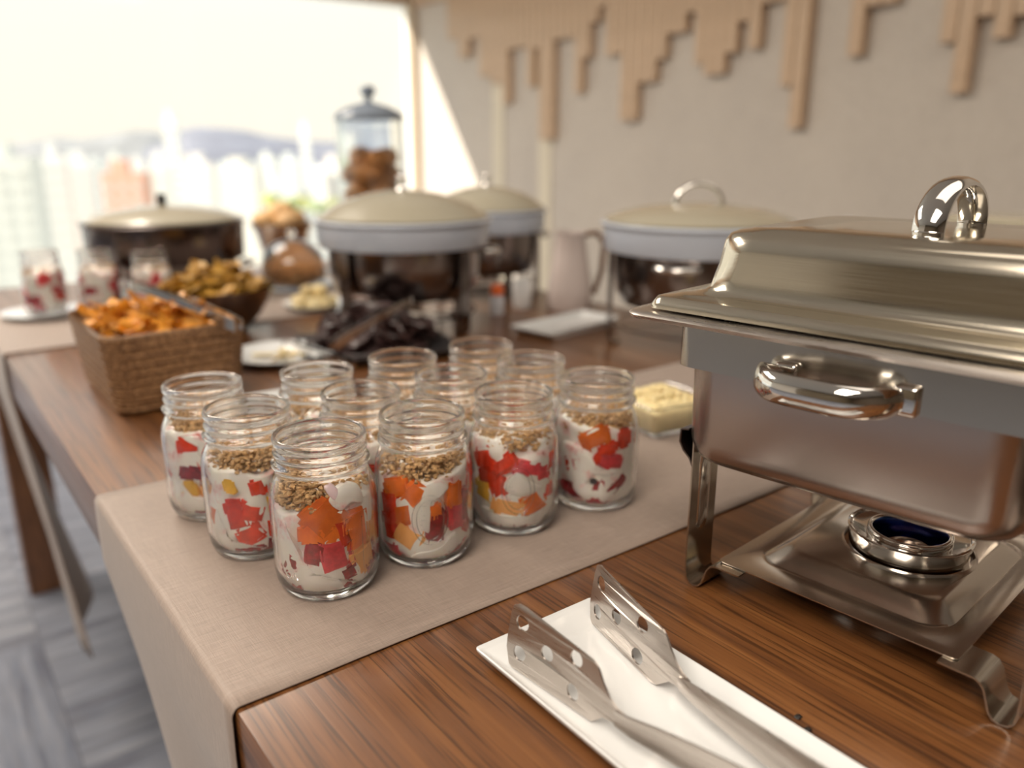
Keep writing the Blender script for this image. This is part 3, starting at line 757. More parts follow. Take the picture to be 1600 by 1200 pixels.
# ------------------------------------------------------------------ rectangular steel chafer in the foreground
def rect_chafer(loc, rz, label, detail=True):
    t = empty('chafing_dish', loc, rz, label, 'chafing dish')
    # water pan, deep with rounded floor edge
    SH = -.0125
    def sh(l): return [q + (SH, 0) for q in l]
    bm = bmesh.new(); hx, hy = .1125, .121
    secs = [(hx - .022, hy - .022, .02, .103), (hx - .012, hy - .012, .024, .1045), (hx - .0055, hy - .0055, .026, .108), (hx - .0015, hy - .0015, .028, .1145), (hx, hy, .028, .123), (hx + .001, hy + .001, .028, .21),
            (hx - .001, hy - .001, .027, .21), (hx - .002, hy - .002, .027, .125), (hx - .024, hy - .024, .02, .106)]
    loft(bm, [q + (SH - .006, 0) for q in secs], True, True, 8); finish(bm, 'water_pan', M['pan_steel'], t, True, 60)
    bm = bmesh.new(); loft(bm, sh([(.121, .127, .012, .179), (.121, .127, .012, .213), (.1195, .1255, .011, .213), (.1195, .1255, .011, .179)]), False, False, 6, True)
    finish(bm, 'frame', M['steel'], t, True, 40)
    bm = bmesh.new(); loft(bm, sh([(.115, .120, .012, .2125), (.146, .130, .014, .2125), (.1545, .1385, .016, .2105), (.1585, .1420, .018, .2115), (.1595, .1430, .018, .2140), (.1580, .1415, .018, .2158), (.151, .135, .014, .2162), (.115, .120, .014, .2162)]), False, False, 6, True)
    finish(bm, 'flange', M['dull_steel'], t, True, 50)
    bm = bmesh.new()
    loft(bm, sh([(.1445, .128, .010, .2175), (.146, .1295, .011, .2178), (.146, .1295, .011, .2205), (.1425, .1265, .010, .2258), (.1405, .1245, .010, .2264),
              (.1365, .116, .014, .2264), (.1345, .114, .014, .2272), (.129, .107, .022, .2276), (.1248, .1032, .026, .2290), (.1230, .1013, .030, .2325), (.1220, .1003, .032, .240), (.1205, .0990, .034, .248), (.1192, .0976, .034, .258), (.1178, .0962, .033, .2650),
              (.1148, .0932, .031, .2698), (.1095, .088, .028, .2722), (.102, .081, .024, .2732), (.1005, .0795, .024, .2740), (.05, .04, .02, .2748), (.01, .008, .004, .2752)]), True, True, 10)
    lid = finish(bm, 'lid', M['steel_lid'], t, True, 50)
    # arch handle on the lid, running along the depth
    bm = bmesh.new(); pts = [(.0, -.046, .272)] + [(.0, .0 - .046 * cos(radians(a_)), .277 + .029 * sin(radians(a_))) for a_ in range(0, 181, 12)] + [(.0, .046, .272)]
    tube(bm, pts, 1, 14, True, (.0052, .0102), Vector((0, -1, 0)))
    for s in (-1, 1): lathe(bm, [(.0, .0), (.0115, .0), (.0118, .0022), (.0098, .0030), (.0098, .0052), (.0085, .0058), (0, .0058)], 20, 0, s * .046, .2716)
    hd = finish(bm, 'lid_handle', M['polished'], t, True, 40)
    # side handle : bowed strap on the front and back
    for s in (-1, 1):
        bm = bmesh.new(); pts = []
        for i in range(0, 21):
            f = i / 20; xx = -.064 + .088 * f; e_ = abs(2 * f - 1)
            if i == 0: xx = -.050
            pts.append((xx, s * (.127 + .027 * (1 - e_ ** 4.0) + .002), .1865))
        tube(bm, pts, [.75 if i in (0, 20) else 1 for i in range(21)], 16, True, (.0102, .0058), Vector((0, 0, 1)))
        for q in (-.047, .027): box(bm, q - .0075, q + .0075, min(s * .1265, s * .1325), max(s * .1265, s * .1325), .1775, .1965, .0025, 3)
        finish(bm, 'side_handle', M['polished'], t, True, 45)
    SR = (0, 0, radians(-3))
    # legs : strap with pressed groove, foot curls under and carries the shelf
    for sx in (-1, 1):
        for sy in (-1, 1):
            bm = bmesh.new(); yy = sy * .100; X = lambda a_: sx * a_
            pts = [(X(.1165), yy, .176), (X(.1165), yy, .10), (X(.1165), yy, .05), (X(.1165), yy, .012), (X(.1155), yy, .0055), (X(.1125), yy, .0018), (X(.1085), yy, .0010), (X(.1045), yy, .0022), (X(.1015), yy, .006), (X(.0995), yy, .012), (X(.0975), yy, .0185), (X(.0945), yy, .0225), (X(.0905), yy, .0240), (X(.070), yy, .0243)]
            strip(bm, pts, .034, .0013, (0, 1, 0))
            lg = finish(bm, 'leg', M['steel'], t, True, 30, None, SR)
            if detail:
                bm = bmesh.new()
                loft(bm, [(.0075, .040, .0075, 0), (.0065, .039, .0065, .0009), (.0045, .037, .0045, .0011)], True, True, 6)
                bmesh.ops.rotate(bm, verts=bm.verts, matrix=Matrix.Rotation(pi / 2, 3, 'X')); bmesh.ops.rotate(bm, verts=bm.verts, matrix=Matrix.Rotation(-sx * pi / 2, 3, 'Z') if True else None)
                bmesh.ops.translate(bm, verts=bm.verts, vec=(sx * .1158, yy, .082))
                finish(bm, 'pressed_groove', M['polished'], lg, True, 40)
            bm = bmesh.new()      # hook that carries the pan frame
            strip(bm, [(X(.1165), yy, .098), (X(.1195), yy, .104), (X(.1255), yy, .109), (X(.1290), yy, .115), (X(.1285), yy, .125), (X(.1215), yy, .1265)], .034, .0014, (0, 1, 0))
            finish(bm, 'bracket', M['dark_steel'], t, True, 40, None, SR)
    # shelf
    bm = bmesh.new(); ox = -.007
    out = [(.086, .109, .004, .0252), (.086, .109, .004, .0262), (.071, .088, .022, .0262), (.0695, .0845, .021, .0252), (.068, .083, .020, .0262), (.0655, .080, .020, .0285), (.058, .072, .018, .0345), (.055, .069, .017, .0358), (.052, .066, .016, .0360)]
    loft(bm, [s_ + (ox, 0) for s_ in out], False, False, 8)
    # plateau with round hole : bridge last ring to a circle
    bm.verts.ensure_lookup_table(); ring = bm.verts[-36:]
    circ = []; BX = .003
    for v in ring:
        a_ = radians(45 + (len(circ) - 4) * 10); circ.append(bm.verts.new((BX + .0478 * cos(a_), .0478 * sin(a_), .0362)))
    circ2 = [bm.verts.new((BX + (v.co.x - BX) * .955, v.co.y * .955, .0372)) for v in circ]
    circ3 = [bm.verts.new((BX + (v.co.x - BX) * .94, v.co.y * .94, .033)) for v in circ]
    rs = [list(ring), circ, circ2, circ3]
    for A, B in zip(rs[:-1], rs[1:]):
        for k in range(len(A)): bm.faces.new((A[k], A[(k + 1) % len(A)], B[(k + 1) % len(B)], B[k]))
    o = finish(bm, 'shelf', M['tray_steel'], t, True, 50, None, SR)
    md = o.modifiers.new('s', 'SOLIDIFY'); md.thickness = .0008; md.offset = -1
    return t
CH = (.461, -.168, T); CRZ = radians(-81.5)
main = rect_chafer(CH, CRZ, 'rectangular stainless steel chafing dish in the right foreground with arched lid handle')
# fuel burner standing in the shelf
uax, vax = Vector((cos(CRZ), sin(CRZ), 0)), Vector((-sin(CRZ), cos(CRZ), 0))
bp = Vector(CH) + uax * .003
t = empty('fuel_burner', (bp.x, bp.y, T), 0, 'round steel fuel burner with blue heat-tinted opening, under the foreground chafer', 'burner')
bm = bmesh.new(); lathe(bm, [(0, .001), (.040, .001), (.0415, .003), (.0425, .038), (.0430, .0475), (.0440, .0490), (.0440, .0500), (.0428, .0506), (.0415, .0500), (.0408, .0478), (.0400, .0474), (.0292, .0470)], 64)
finish(bm, 'can', M['polished'], t, True, 40)
bm = bmesh.new(); lathe(bm, [(.0292, .0470), (.0300, .0478), (.0298, .0498), (.0284, .0508), (.0268, .0504), (.0262, .0492)], 56); finish(bm, 'opening_ring', M['polished'], t, True, 60)
bm = bmesh.new(); lathe(bm, [(.0262, .0493), (.0250, .047), (.0242, .038), (.0236, .030), (0, .029)], 56); finish(bm, 'inner_lip', M['blued'], t, True, 60)
bm = bmesh.new(); lathe(bm, [(.0150, .0295), (.0172, .033), (.0160, .036), (.0130, .035), (.011, .030)], 40); finish(bm, 'wick_ring', M['polished'], t, True, 60)


# second steel dish : same model without its lid, its pan edge shows behind the first
c2 = copy_tree(main); c2.location = (.95, -.085, T); c2.scale = (1.0, .55, 1.13)
for ch in [k for k in bpy.data.objects if k.parent == c2 and k.name.startswith('lid')]: bpy.data.objects.remove(ch)
bm = bmesh.new(); loft(bm, [(.130, .118, .01, .2165), (.130, .118, .01, .2215), (.127, .115, .01, .2225)], True, True, 5); finish(bm, 'flat_cover', M['beige_lid'], c2, True, 40)
c2['label'] = 'second rectangular steel dish, its rim just showing behind the foreground lid'
o = bmesh.new(); lathe(o, [(0, 0), (.026, 0), (.030, .01), (.034, .10), (.032, .19), (.028, .225), (.018, .238), (0, .241)], 32)
tag(finish(o, 'jug', M['porcelain'], None, True, 60, (.895, .165, T)), 'white rounded jug peeking up behind the foreground lid', 'jug')

# ------------------------------------------------------------------ white plate and the perforated tongs in front
def rect_plate(loc, hx, hy, label, group=None, m='porcelain', rz=0):
    bm = bmesh.new()
    loft(bm, [(hx * .80, hy * .9, .004, .0), (hx * .84, hy * .93, .004, .0), (hx * .97, hy * .985, .003, .0085), (hx, hy, .003, .0115), (hx, hy, .003, .0128), (hx * .985, hy * .994, .0028, .0132),
              (hx * .93, hy * .965, .003, .0108), (hx * .82, hy * .90, .004, .0040), (hx * .76, hy * .87, .004, .0030)], True, True, 4)
    o = finish(bm, 'rectangular_plate', M[m], None, True, 50, loc, (0, 0, rz)); return tag(o, label, 'plate', group)
rect_plate((.194, -.215, T), .052, .165, 'narrow white rectangular plate holding the perforated steel tongs')
rect_plate((.235, .545, T), .10, .055, 'pale rectangular plate, mostly hidden behind the back row of jars', None, 'porcelain', radians(-6))
rect_plate((.875, .70, T), .105, .05, 'white rectangular plate lying between the round chafing dishes at the back', None, 'porcelain', radians(8))

def tongs(label):
    t = empty('serving_tongs', (.19, -.10, T + .004), 0, label, 'tongs')
    # blade outline in (s, h): s along the blade from its tip, h up
    Lb, Hb = .078, .040
    for k, (p0, p1, q0, hnd) in enumerate((((.156, -.068), (.160, -.143), (.176, -.235), (.186, -.42)), ((.234, -.062), (.2185, -.140), (.2035, -.250), (.190, -.42)))):
        cu = bpy.data.curves.new('b', 'CURVE'); cu.dimensions = '2D'; cu.fill_mode = 'BOTH'; cu.extrude = .0006; cu.resolution_u = 8
        def poly(pts):
            s_ = cu.splines.new('POLY'); s_.points.add(len(pts) - 1)
            for i, (x, y) in enumerate(pts): s_.points[i].co = (x, y, 0, 1)
            s_.use_cyclic_u = True
        outl = []
        outl += [(.0 + .004 * (1 - cos(radians(a_))), .007 - .007 * sin(radians(a_))) for a_ in (0, 45, 90)]
        outl += [(.070, .0), (.0745, .0008), (.0785, .0045)]
        outl += [(.084, .0095), (.0925, .0115), (.100, .0118), (.1, .0205), (.094, .0215), (.088, .0245), (.0815, .0305), (.0775, .0360)]
        outl += [(.0745, .0385), (.071, .0392), (.012, .0460), (.0065, .0462), (.0025, .0440), (.0008, .038), (-.0012, .022), (-.0016, .013)]
        poly(outl)
        for hx_, hy_ in ((.0105, .0345), (.0095, .0125), (.0325, .0232), (.0575, .0325), (.0565, .0095)):
            poly([(hx_ + .0052 * cos(2 * pi * q / 22), hy_ + .0052 * sin(2 * pi * q / 22)) for q in range(22)])
        co = bpy.data.objects.new('b', cu); COL.objects.link(co)
        me = bpy.data.meshes.new_from_object(co.evaluated_get(bpy.context.evaluated_depsgraph_get())); bpy.data.objects.remove(co)
        bm = bmesh.new(); bm.from_mesh(me)
        d = Vector((p1[0] - p0[0], p1[1] - p0[1], 0)).normalized(); nrm = Vector((-d.y, d.x, 0)); base = Vector((p0[0], p0[1], T + .0042))
        org = Vector(t.location)
        for v in bm.verts:
            s_, h_, e_ = v.co; s_ *= (1, 1.10)[k]
            lean = .0035 * sin(min(1, s_ / .09) * pi) * (1 if k == 0 else -1)
            v.co = base + d * s_ + Vector((0, 0, h_)) + nrm * (e_ + lean) + Vector((.003 if k == 0 else .004, 0, 0)) * (h_ / .04) - org
        finish(bm, 'blade', M['dull_steel'], t, True, 30, recalc=False)
        bm = bmesh.new()
        a = base + d * .094 * (1, 1.10)[k] + Vector((0, 0, .0160)); pts = [a, a + d * .012 + Vector((0, 0, .001))]
        for i in range(1, 9):
            f = i / 8; q = Vector((q0[0], q0[1], T + .026)) if f < .5 else None
            b0 = pts[1]; b1 = Vector((q0[0], q0[1], T + .024)); b2 = Vector((hnd[0], hnd[1], T + .030))
            pts.append(b0 * (1 - f) ** 2 + b1 * 2 * f * (1 - f) + b2 * f * f)
        n_ = len(pts); cs = []
        side_rows = []
        for i, p in enumerate(pts):
            tt = (pts[min(i + 1, n_ - 1)] - pts[max(i - 1, 0)]).normalized(); up_ = (Vector((0, 0, 1)) - tt * tt.z).normalized(); sd = tt.cross(up_)
            hw = .0046 + (.0085) * min(1, i / 5) ** 1.0; dep = .0028 * min(1, i / 2 + .35)
            row = []
            for w_ in (-1, -.6, 0, .6, 1): row.append(bm.verts.new(p + up_ * hw * w_ + sd * (dep * (1 - w_ * w_)) * (1 if k == 0 else -1) * -1 - org))
            for w_ in (1, .6, 0, -.6, -1): row.append(bm.verts.new(p + up_ * hw * w_ * .98 + sd * ((dep * (1 - w_ * w_)) * (1 if k == 0 else -1) * -1 + .0011) - org))
            side_rows.append(row)
        for A, B in zip(side_rows[:-1], side_rows[1:]):
            for q in range(len(A)): bm.faces.new((A[q], A[(q + 1) % len(A)], B[(q + 1) % len(B)], B[q]))
        bm.faces.new(side_rows[0][::-1]); bm.faces.new(side_rows[-1])
        finish(bm, 'arm', M['dull_steel'], t, True, 50)
    bm = bmesh.new()
    strip(bm, [Vector((.188 + .0035 * cos(radians(a_)), -.42 - .006 * sin(radians(a_)), T + .030)) - Vector(t.location) for a_ in range(0, 181, 20)], .026, .0012, (0, 0, 1))
    finish(bm, 'spring_bow', M['steel'], t, True, 50)
tongs('stainless steel tongs with two perforated blades standing on the white plate')

# crumbs on the wood
for k, (px, py) in enumerate(((1247, 1121), (1262, 1141))):
    p = onz(px, py, T); bm = bmesh.new(); bmesh.ops.create_icosphere(bm, subdivisions=2, radius=.0021)
    for v in bm.verts: v.co = Vector((v.co.x * 1.3, v.co.y, v.co.z * .35)) + Vector((noise.noise(v.co * 900), 0, 0)) * .0008
    tag(finish(bm, 'crumb', M['black'], None, True, 60, (p.x, p.y, T + .0006)), ['dark crumb on the wood right of the white plate, upper one', 'dark crumb on the wood right of the white plate, lower one'][k], 'crumb')

# ------------------------------------------------------------------ wicker basket of orange chips
def basket():
    cx, cy = .154, .746
    t = empty('wicker_basket', (cx, cy, T), 0, 'brown woven wicker basket full of orange chips on the left of the table', 'basket')
    bm = bmesh.new(); H = .096; rowsn = 16; sub = 4; per = 300
    secs = []
    for i in range(rowsn * sub + 1):
        f = i / (rowsn * sub); z = .003 + H * f; g = 0.0 + .010 * f
        hx, hy, r = .078 + g, .108 + g, .022
        base_ = rrect(hx, hy, r, per // 4 - 1)
        row = int(f * rowsn * .9999); ph = (f * rowsn) % 1; amp = sin(pi * ph)
        ring = []
        for k, (x, y) in enumerate(base_):
            s_ = k / len(base_) * 2 * pi * 42
            d = .0008 + .0032 * amp * (.62 + .38 * sin(s_ + pi * (row % 2))) + .0006 * noise.noise(Vector((x * 200, y * 200, z * 300)))
            n_ = Vector((x, y, 0)).normalized(); ring.append(bm.verts.new((x + n_.x * d, y + n_.y * d, z)))
        secs.append(ring)
    for A, B in zip(secs[:-1], secs[1:]):
        for k in range(len(A)): bm.faces.new((A[k], A[(k + 1) % len(A)], B[(k + 1) % len(B)], B[k]))
    inner = []
    for z, g in ((.003 + H, .006), (.03, -.001), (.006, -.004)):
        inner.append([bm.verts.new((x, y, z)) for x, y in rrect(.078 + g - .0, .108 + g, .02, per // 4 - 1)])
    A = secs[-1]
    for B in inner:
        for k in range(len(A)): bm.faces.new((A[k], A[(k + 1) % len(A)], B[(k + 1) % len(B)], B[k]))
        A = B
    bm.faces.new(inner[-1]); bm.faces.new(secs[0][::-1])
    finish(bm, 'woven_wall', M['wicker'], t, True, 180)
    bm = bmesh.new(); pts = [(x, y, .101 + .0012 * sin(k * 1.3)) for k, (x, y) in enumerate(rrect(.0865, .1165, .022, 30))]; pts.append(pts[0])
    tube(bm, pts, .0042, 8, False); finish(bm, 'rim', M['wicker'], t, True, 180)
    return cx, cy
bcx, bcy = basket()
def chip_mesh(kind, seed):
    r_ = random.Random(seed); bm = bmesh.new()
    if kind == 'strip':
        n1, n2 = 8, 3; L_, W_ = r_.uniform(.040, .058), r_.uniform(.012, .017); k1 = r_.uniform(-14, 14); tw = r_.uniform(-14, 14)
        top = [[None] * (n2 + 1) for _ in range(n1 + 1)]; bot = [[None] * (n2 + 1) for _ in range(n1 + 1)]
        for i in range(n1 + 1):
            for j in range(n2 + 1):
                x = (i / n1 - .5) * L_; y = (j / n2 - .5) * W_ * (1 - .55 * abs(2 * i / n1 - 1) ** 2.5)
                z = k1 * x * x + tw * x * y * 2 + 30 * y * y
                th_ = .0032 * (1 - .5 * abs(2 * j / n2 - 1))
                top[i][j] = bm.verts.new((x, y, z + th_)); bot[i][j] = bm.verts.new((x, y, z))
    else:
        n1, n2 = 10, 10; R_ = r_.uniform(.017, .023) * (1.35 if kind == 'dark' else 1); k1, k2 = r_.uniform(-16, 16), r_.uniform(-16, 16)
        top = [[None] * (n2 + 1) for _ in range(n1 + 1)]; bot = [[None] * (n2 + 1) for _ in range(n1 + 1)]
        for i in range(n1 + 1):
            for j in range(n2 + 1):
                u_, v_ = 2 * i / n1 - 1, 2 * j / n2 - 1
                x = u_ * sqrt(1 - v_ * v_ / 2) * R_; y = v_ * sqrt(1 - u_ * u_ / 2) * R_ * .85
                z = k1 * x * x + k2 * y * y + .0022 * noise.noise(Vector((x * 110, y * 110, seed)))
                top[i][j] = bm.verts.new((x, y, z + (.0016 if kind != 'dark' else .004))); bot[i][j] = bm.verts.new((x, y, z))
    for i in range(n1):
        for j in range(n2):
            bm.faces.new((top[i][j], top[i + 1][j], top[i + 1][j + 1], top[i][j + 1]))
            bm.faces.new((bot[i][j], bot[i][j + 1], bot[i + 1][j + 1], bot[i + 1][j]))
    for i in range(n1):
        bm.faces.new((top[i][0], bot[i][0], bot[i + 1][0], top[i + 1][0])); bm.faces.new((top[i][n2], top[i + 1][n2], bot[i + 1][n2], bot[i][n2]))
    for j in range(n2):
        bm.faces.new((top[0][j], top[0][j + 1], bot[0][j + 1], bot[0][j])); bm.faces.new((top[n1][j], bot[n1][j], bot[n1][j + 1], top[n1][j + 1]))
    return bm
def pile(kind, name, m, n, cx, cy, hx, hy, z0, hh, label, cat, group, seed, tiltmax=.6):
    r_ = random.Random(seed); protos = []
    for q in range(5):
        o = finish(chip_mesh(kind, seed + q), name, M[m], None, True, 60); protos.append(o)
    for i in range(n):
        o = protos[i] if i < 5 else protos[i % 5].copy()
        if i >= 5: COL.objects.link(o)
        a_ = r_.uniform(0, 2 * pi); q = sqrt(r_.uniform(0, 1)); 
        u_, v_ = q * cos(a_), q * sin(a_)
        if kind == 'strip': u_, v_ = r_.uniform(-1, 1), r_.uniform(-1, 1)
        q2 = max(abs(u_), abs(v_)) ** 2 if kind == 'strip' else q * q
        z = z0 + hh * (1 - q2) * r_.uniform(.55, 1.0)
        o.location = (cx + u_ * hx, cy + v_ * hy, z)
        o.rotation_euler = (r_.uniform(-tiltmax, tiltmax), r_.uniform(-tiltmax, tiltmax), r_.uniform(0, 6.28))
        tag(o, label, cat, group)
def heap(name, m, cx, cy, hx, hy, z0, hh, label, cat):
    """the packed lower layers that carry the loose pieces"""
    bm = bmesh.new(); n1, n2 = 12, 28; rings = []
    for i in range(n1 + 1):
        f = i / n1; ring = []
        for k in range(n2):
            a_ = 2 * pi * k / n2; x, y = f * cos(a_) * hx, f * sin(a_) * hy
            ring.append(bm.verts.new((x, y, hh * (1 - f * f) + .004 * noise.noise(Vector((x * 80, y * 80, 3)))))) if i else None
        rings.append(ring if i else [bm.verts.new((0, 0, hh))])
    for i in range(n1):
        A, B = rings[i], rings[i + 1]
        for k in range(n2):
            if len(A) == 1: bm.faces.new((A[0], B[k], B[(k + 1) % n2]))
            else: bm.faces.new((A[k], B[k], B[(k + 1) % n2], A[(k + 1) % n2]))
    low = [bm.verts.new((v.co.x * .8, v.co.y * .8, -.03)) for v in rings[-1]]
    for k in range(n2): bm.faces.new((rings[-1][k], low[k], low[(k + 1) % n2], rings[-1][(k + 1) % n2]))
    bm.faces.new(low)
    o = finish(bm, name, M[m], None, True, 180, (cx, cy, z0)); o['kind'] = 'stuff'; tag(o, label, cat)
heap('packed_chips', 'chip_orange', bcx, bcy, .070, .100, T + .082, .022, 'lower layer of orange chips filling the wicker basket', 'chips')
pile('strip', 'orange_chip', 'chip_orange', 95, bcx, bcy, .062, .088, T + .093, .032, 'golden orange chip strip heaped in the wicker basket', 'chip', 'orange chips in the basket', 20)

# ------------------------------------------------------------------ bowl of yellow chips behind the basket
ycx, ycy = .345, 1.075
bm = bmesh.new(); lathe(bm, [(0, .0), (.045, .0), (.05, .004), (.075, .03), (.095, .062), (.102, .082), (.1045, .0835), (.104, .081), (.092, .056), (.07, .026), (.045, .006), (0, .005)], 56)
tag(finish(bm, 'bowl', M['dark_steel'], None, True, 60, (ycx, ycy, T)), 'round steel bowl heaped with yellow chips behind the wicker basket', 'bowl')
heap('packed_chips', 'chip_yellow', ycx, ycy, .094, .094, T + .066, .034, 'lower layer of yellow chips filling the steel bowl', 'chips')
pile('round', 'yellow_chip', 'chip_yellow', 85, ycx, ycy, .088, .088, T + .078, .044, 'mustard yellow crinkled chip heaped in the steel bowl', 'chip', 'yellow chips in the bowl', 40, .8)

# ------------------------------------------------------------------ dark tray with dark chips
tx, ty = .500, .755
bm = bmesh.new(); loft(bm, [(.105, .085, .01, 0), (.118, .098, .012, .010), (.122, .102, .012, .016), (.119, .099, .011, .0165), (.104, .084, .01, .004)], True, True, 5)
tag(finish(bm, 'serving_tray', M['slate'], None, True, 50, (tx, ty, T), (0, 0, radians(-14))), 'black tray under the dark chips behind the jars', 'tray')
heap('packed_chips', 'chip_dark', tx, ty, .095, .08, T + .012, .035, 'lower layer of dark chips on the black tray', 'chips')
pile('dark', 'dark_chip', 'chip_dark', 52, tx, ty, .092, .078, T + .022, .050, 'dark purple brown chip piled on the black tray', 'chip', 'dark chips on the tray', 60, .9)

def bar_tongs(a, b, spread, label, wid=.012):
    a, b = Vector(a), Vector(b); d = (b - a).normalized(); s = d.cross(Vector((0, 0, 1))).normalized()
    t = empty('small_tongs', a, 0, label, 'tongs')
    for k in (-1, 1):
        pts = [d * 0 + s * .002 * k] + [d * ((b - a).length * f) + s * k * (spread * sin(min(1, f * 1.2) * pi / 2)) + Vector((0, 0, .004 * sin(f * pi))) for f in (.12, .3, .5, .7, .88, 1.0)]
        bm = bmesh.new(); strip(bm, pts, [wid, wid, wid, wid * .9, wid * .9, wid * 1.5, wid * 1.3], .0012, Vector((0, 0, 1)) if abs(d.z) < .4 else s)
        finish(bm, 'arm', M['polished'], t, True, 40)
    bm = bmesh.new(); strip(bm, [s * .003 * cos(radians(q)) - d * .006 * sin(radians(q)) for q in range(0, 181, 30)], wid, .0012, (0, 0, 1)); finish(bm, 'spring_bow', M['polished'], t, True, 40)
pa = onz(208, 446, T + .150); pb = onz(372, 508, T + .118)
bar_tongs(pa, pb, .006, 'slim steel tongs lying across the orange chips in the basket', .011)
pa = onz(445, 538, T + .030); pb = onz(548, 572, T + .034)
bar_tongs(pa, pb, .007, 'steel tongs resting between the small plate and the black tray', .011)
pa = onz(640, 470, T + .088); pb = onz(520, 540, T + .05)
bar_tongs(pa, pb, .006, 'thin dark tongs lying on the pile of dark chips', .010)

# small oval plate with bread scraps
px_, py_ = .350, .800
bm = bmesh.new(); lathe(bm, [(0, 0), (.045, 0), (.05, .003), (.078, .012), (.080, .0135), (.0775, .0138), (.05, .0055), (.045, .004), (0, .0038)], 48)
tag(finish(bm, 'small_plate', M['porcelain'], None, True, 60, (px_, py_, T)), 'small cream plate with scraps, between the basket and the black tray', 'plate')
for k in range(5):
    bm = chip_mesh('strip', 300 + k); o = finish(bm, 'bread_scrap', M['cheese'], None, True, 60, (px_ + .028 * cos(k * 1.4) + .01, py_ + .022 * sin(k * 1.4), T + .008), (.1, .1, k * 1.1))
    tag(o, 'pale bread scrap on the small cream plate', 'bread', 'scraps on the small plate')

# ------------------------------------------------------------------ glass dish of grated cheese behind the chafer
dx, dy = .592, .205
t = empty('glass_dish', (dx, dy, T + .0024), radians(-8), 'small square glass dish of pale grated cheese right of the jars', 'dish')
bm = bmesh.new(); loft(bm, [(.034, .034, .006, 0), (.038, .038, .007, .003), (.046, .046, .008, .036), (.0475, .0475, .008, .038), (.0465, .0465, .008, .0392), (.0440, .0440, .007, .036), (.036, .036, .006, .0062), (.03, .03, .005, .0055)], True, True, 6)
finish(bm, 'dish_wall', M['glass'], t, True, 50)
bm = bmesh.new()
for k in range(26):
    a_ = 2 * pi * k / 26; bmesh.ops.create_icosphere(bm, subdivisions=1, radius=.0028, matrix=Matrix.Translation((.0375 * max(-1, min(1, 1.35 * cos(a_))), .0375 * max(-1, min(1, 1.35 * sin(a_))), .0035)))
o = finish(bm, 'beaded_foot', M['glass'], t); o['kind'] = 'stuff'
bm = bmesh.new(); r_ = random.Random(5)
loft(bm, [(.033, .033, .006, .0068), (.0395, .0395, .007, .030), (.036, .036, .008, .036), (.02, .02, .008, .040)], True, True, 5)
for k in range(260):
    f = r_.random(); x, y = r_.uniform(-1, 1), r_.uniform(-1, 1)
    z = .034 + .014 * (1 - max(abs(x), abs(y)) ** 2) * r_.uniform(.4, 1)
    bmesh.ops.create_icosphere(bm, subdivisions=1, radius=1, matrix=Matrix.Translation((x * .036, y * .036, z)) @ Matrix.Rotation(r_.uniform(0, 6), 4, 'Z') @ Matrix.Rotation(r_.uniform(-.8, .8), 4, 'X') @ Matrix.Diagonal((.0055, .0035, .0028, 1)))
o = finish(bm, 'grated_cheese', M['cheese'], None, True, 60, (dx, dy, T + .0024), (0, 0, radians(-8))); o['kind'] = 'stuff'
tag(o, 'pale yellow grated cheese heaped in the square glass dish', 'cheese')

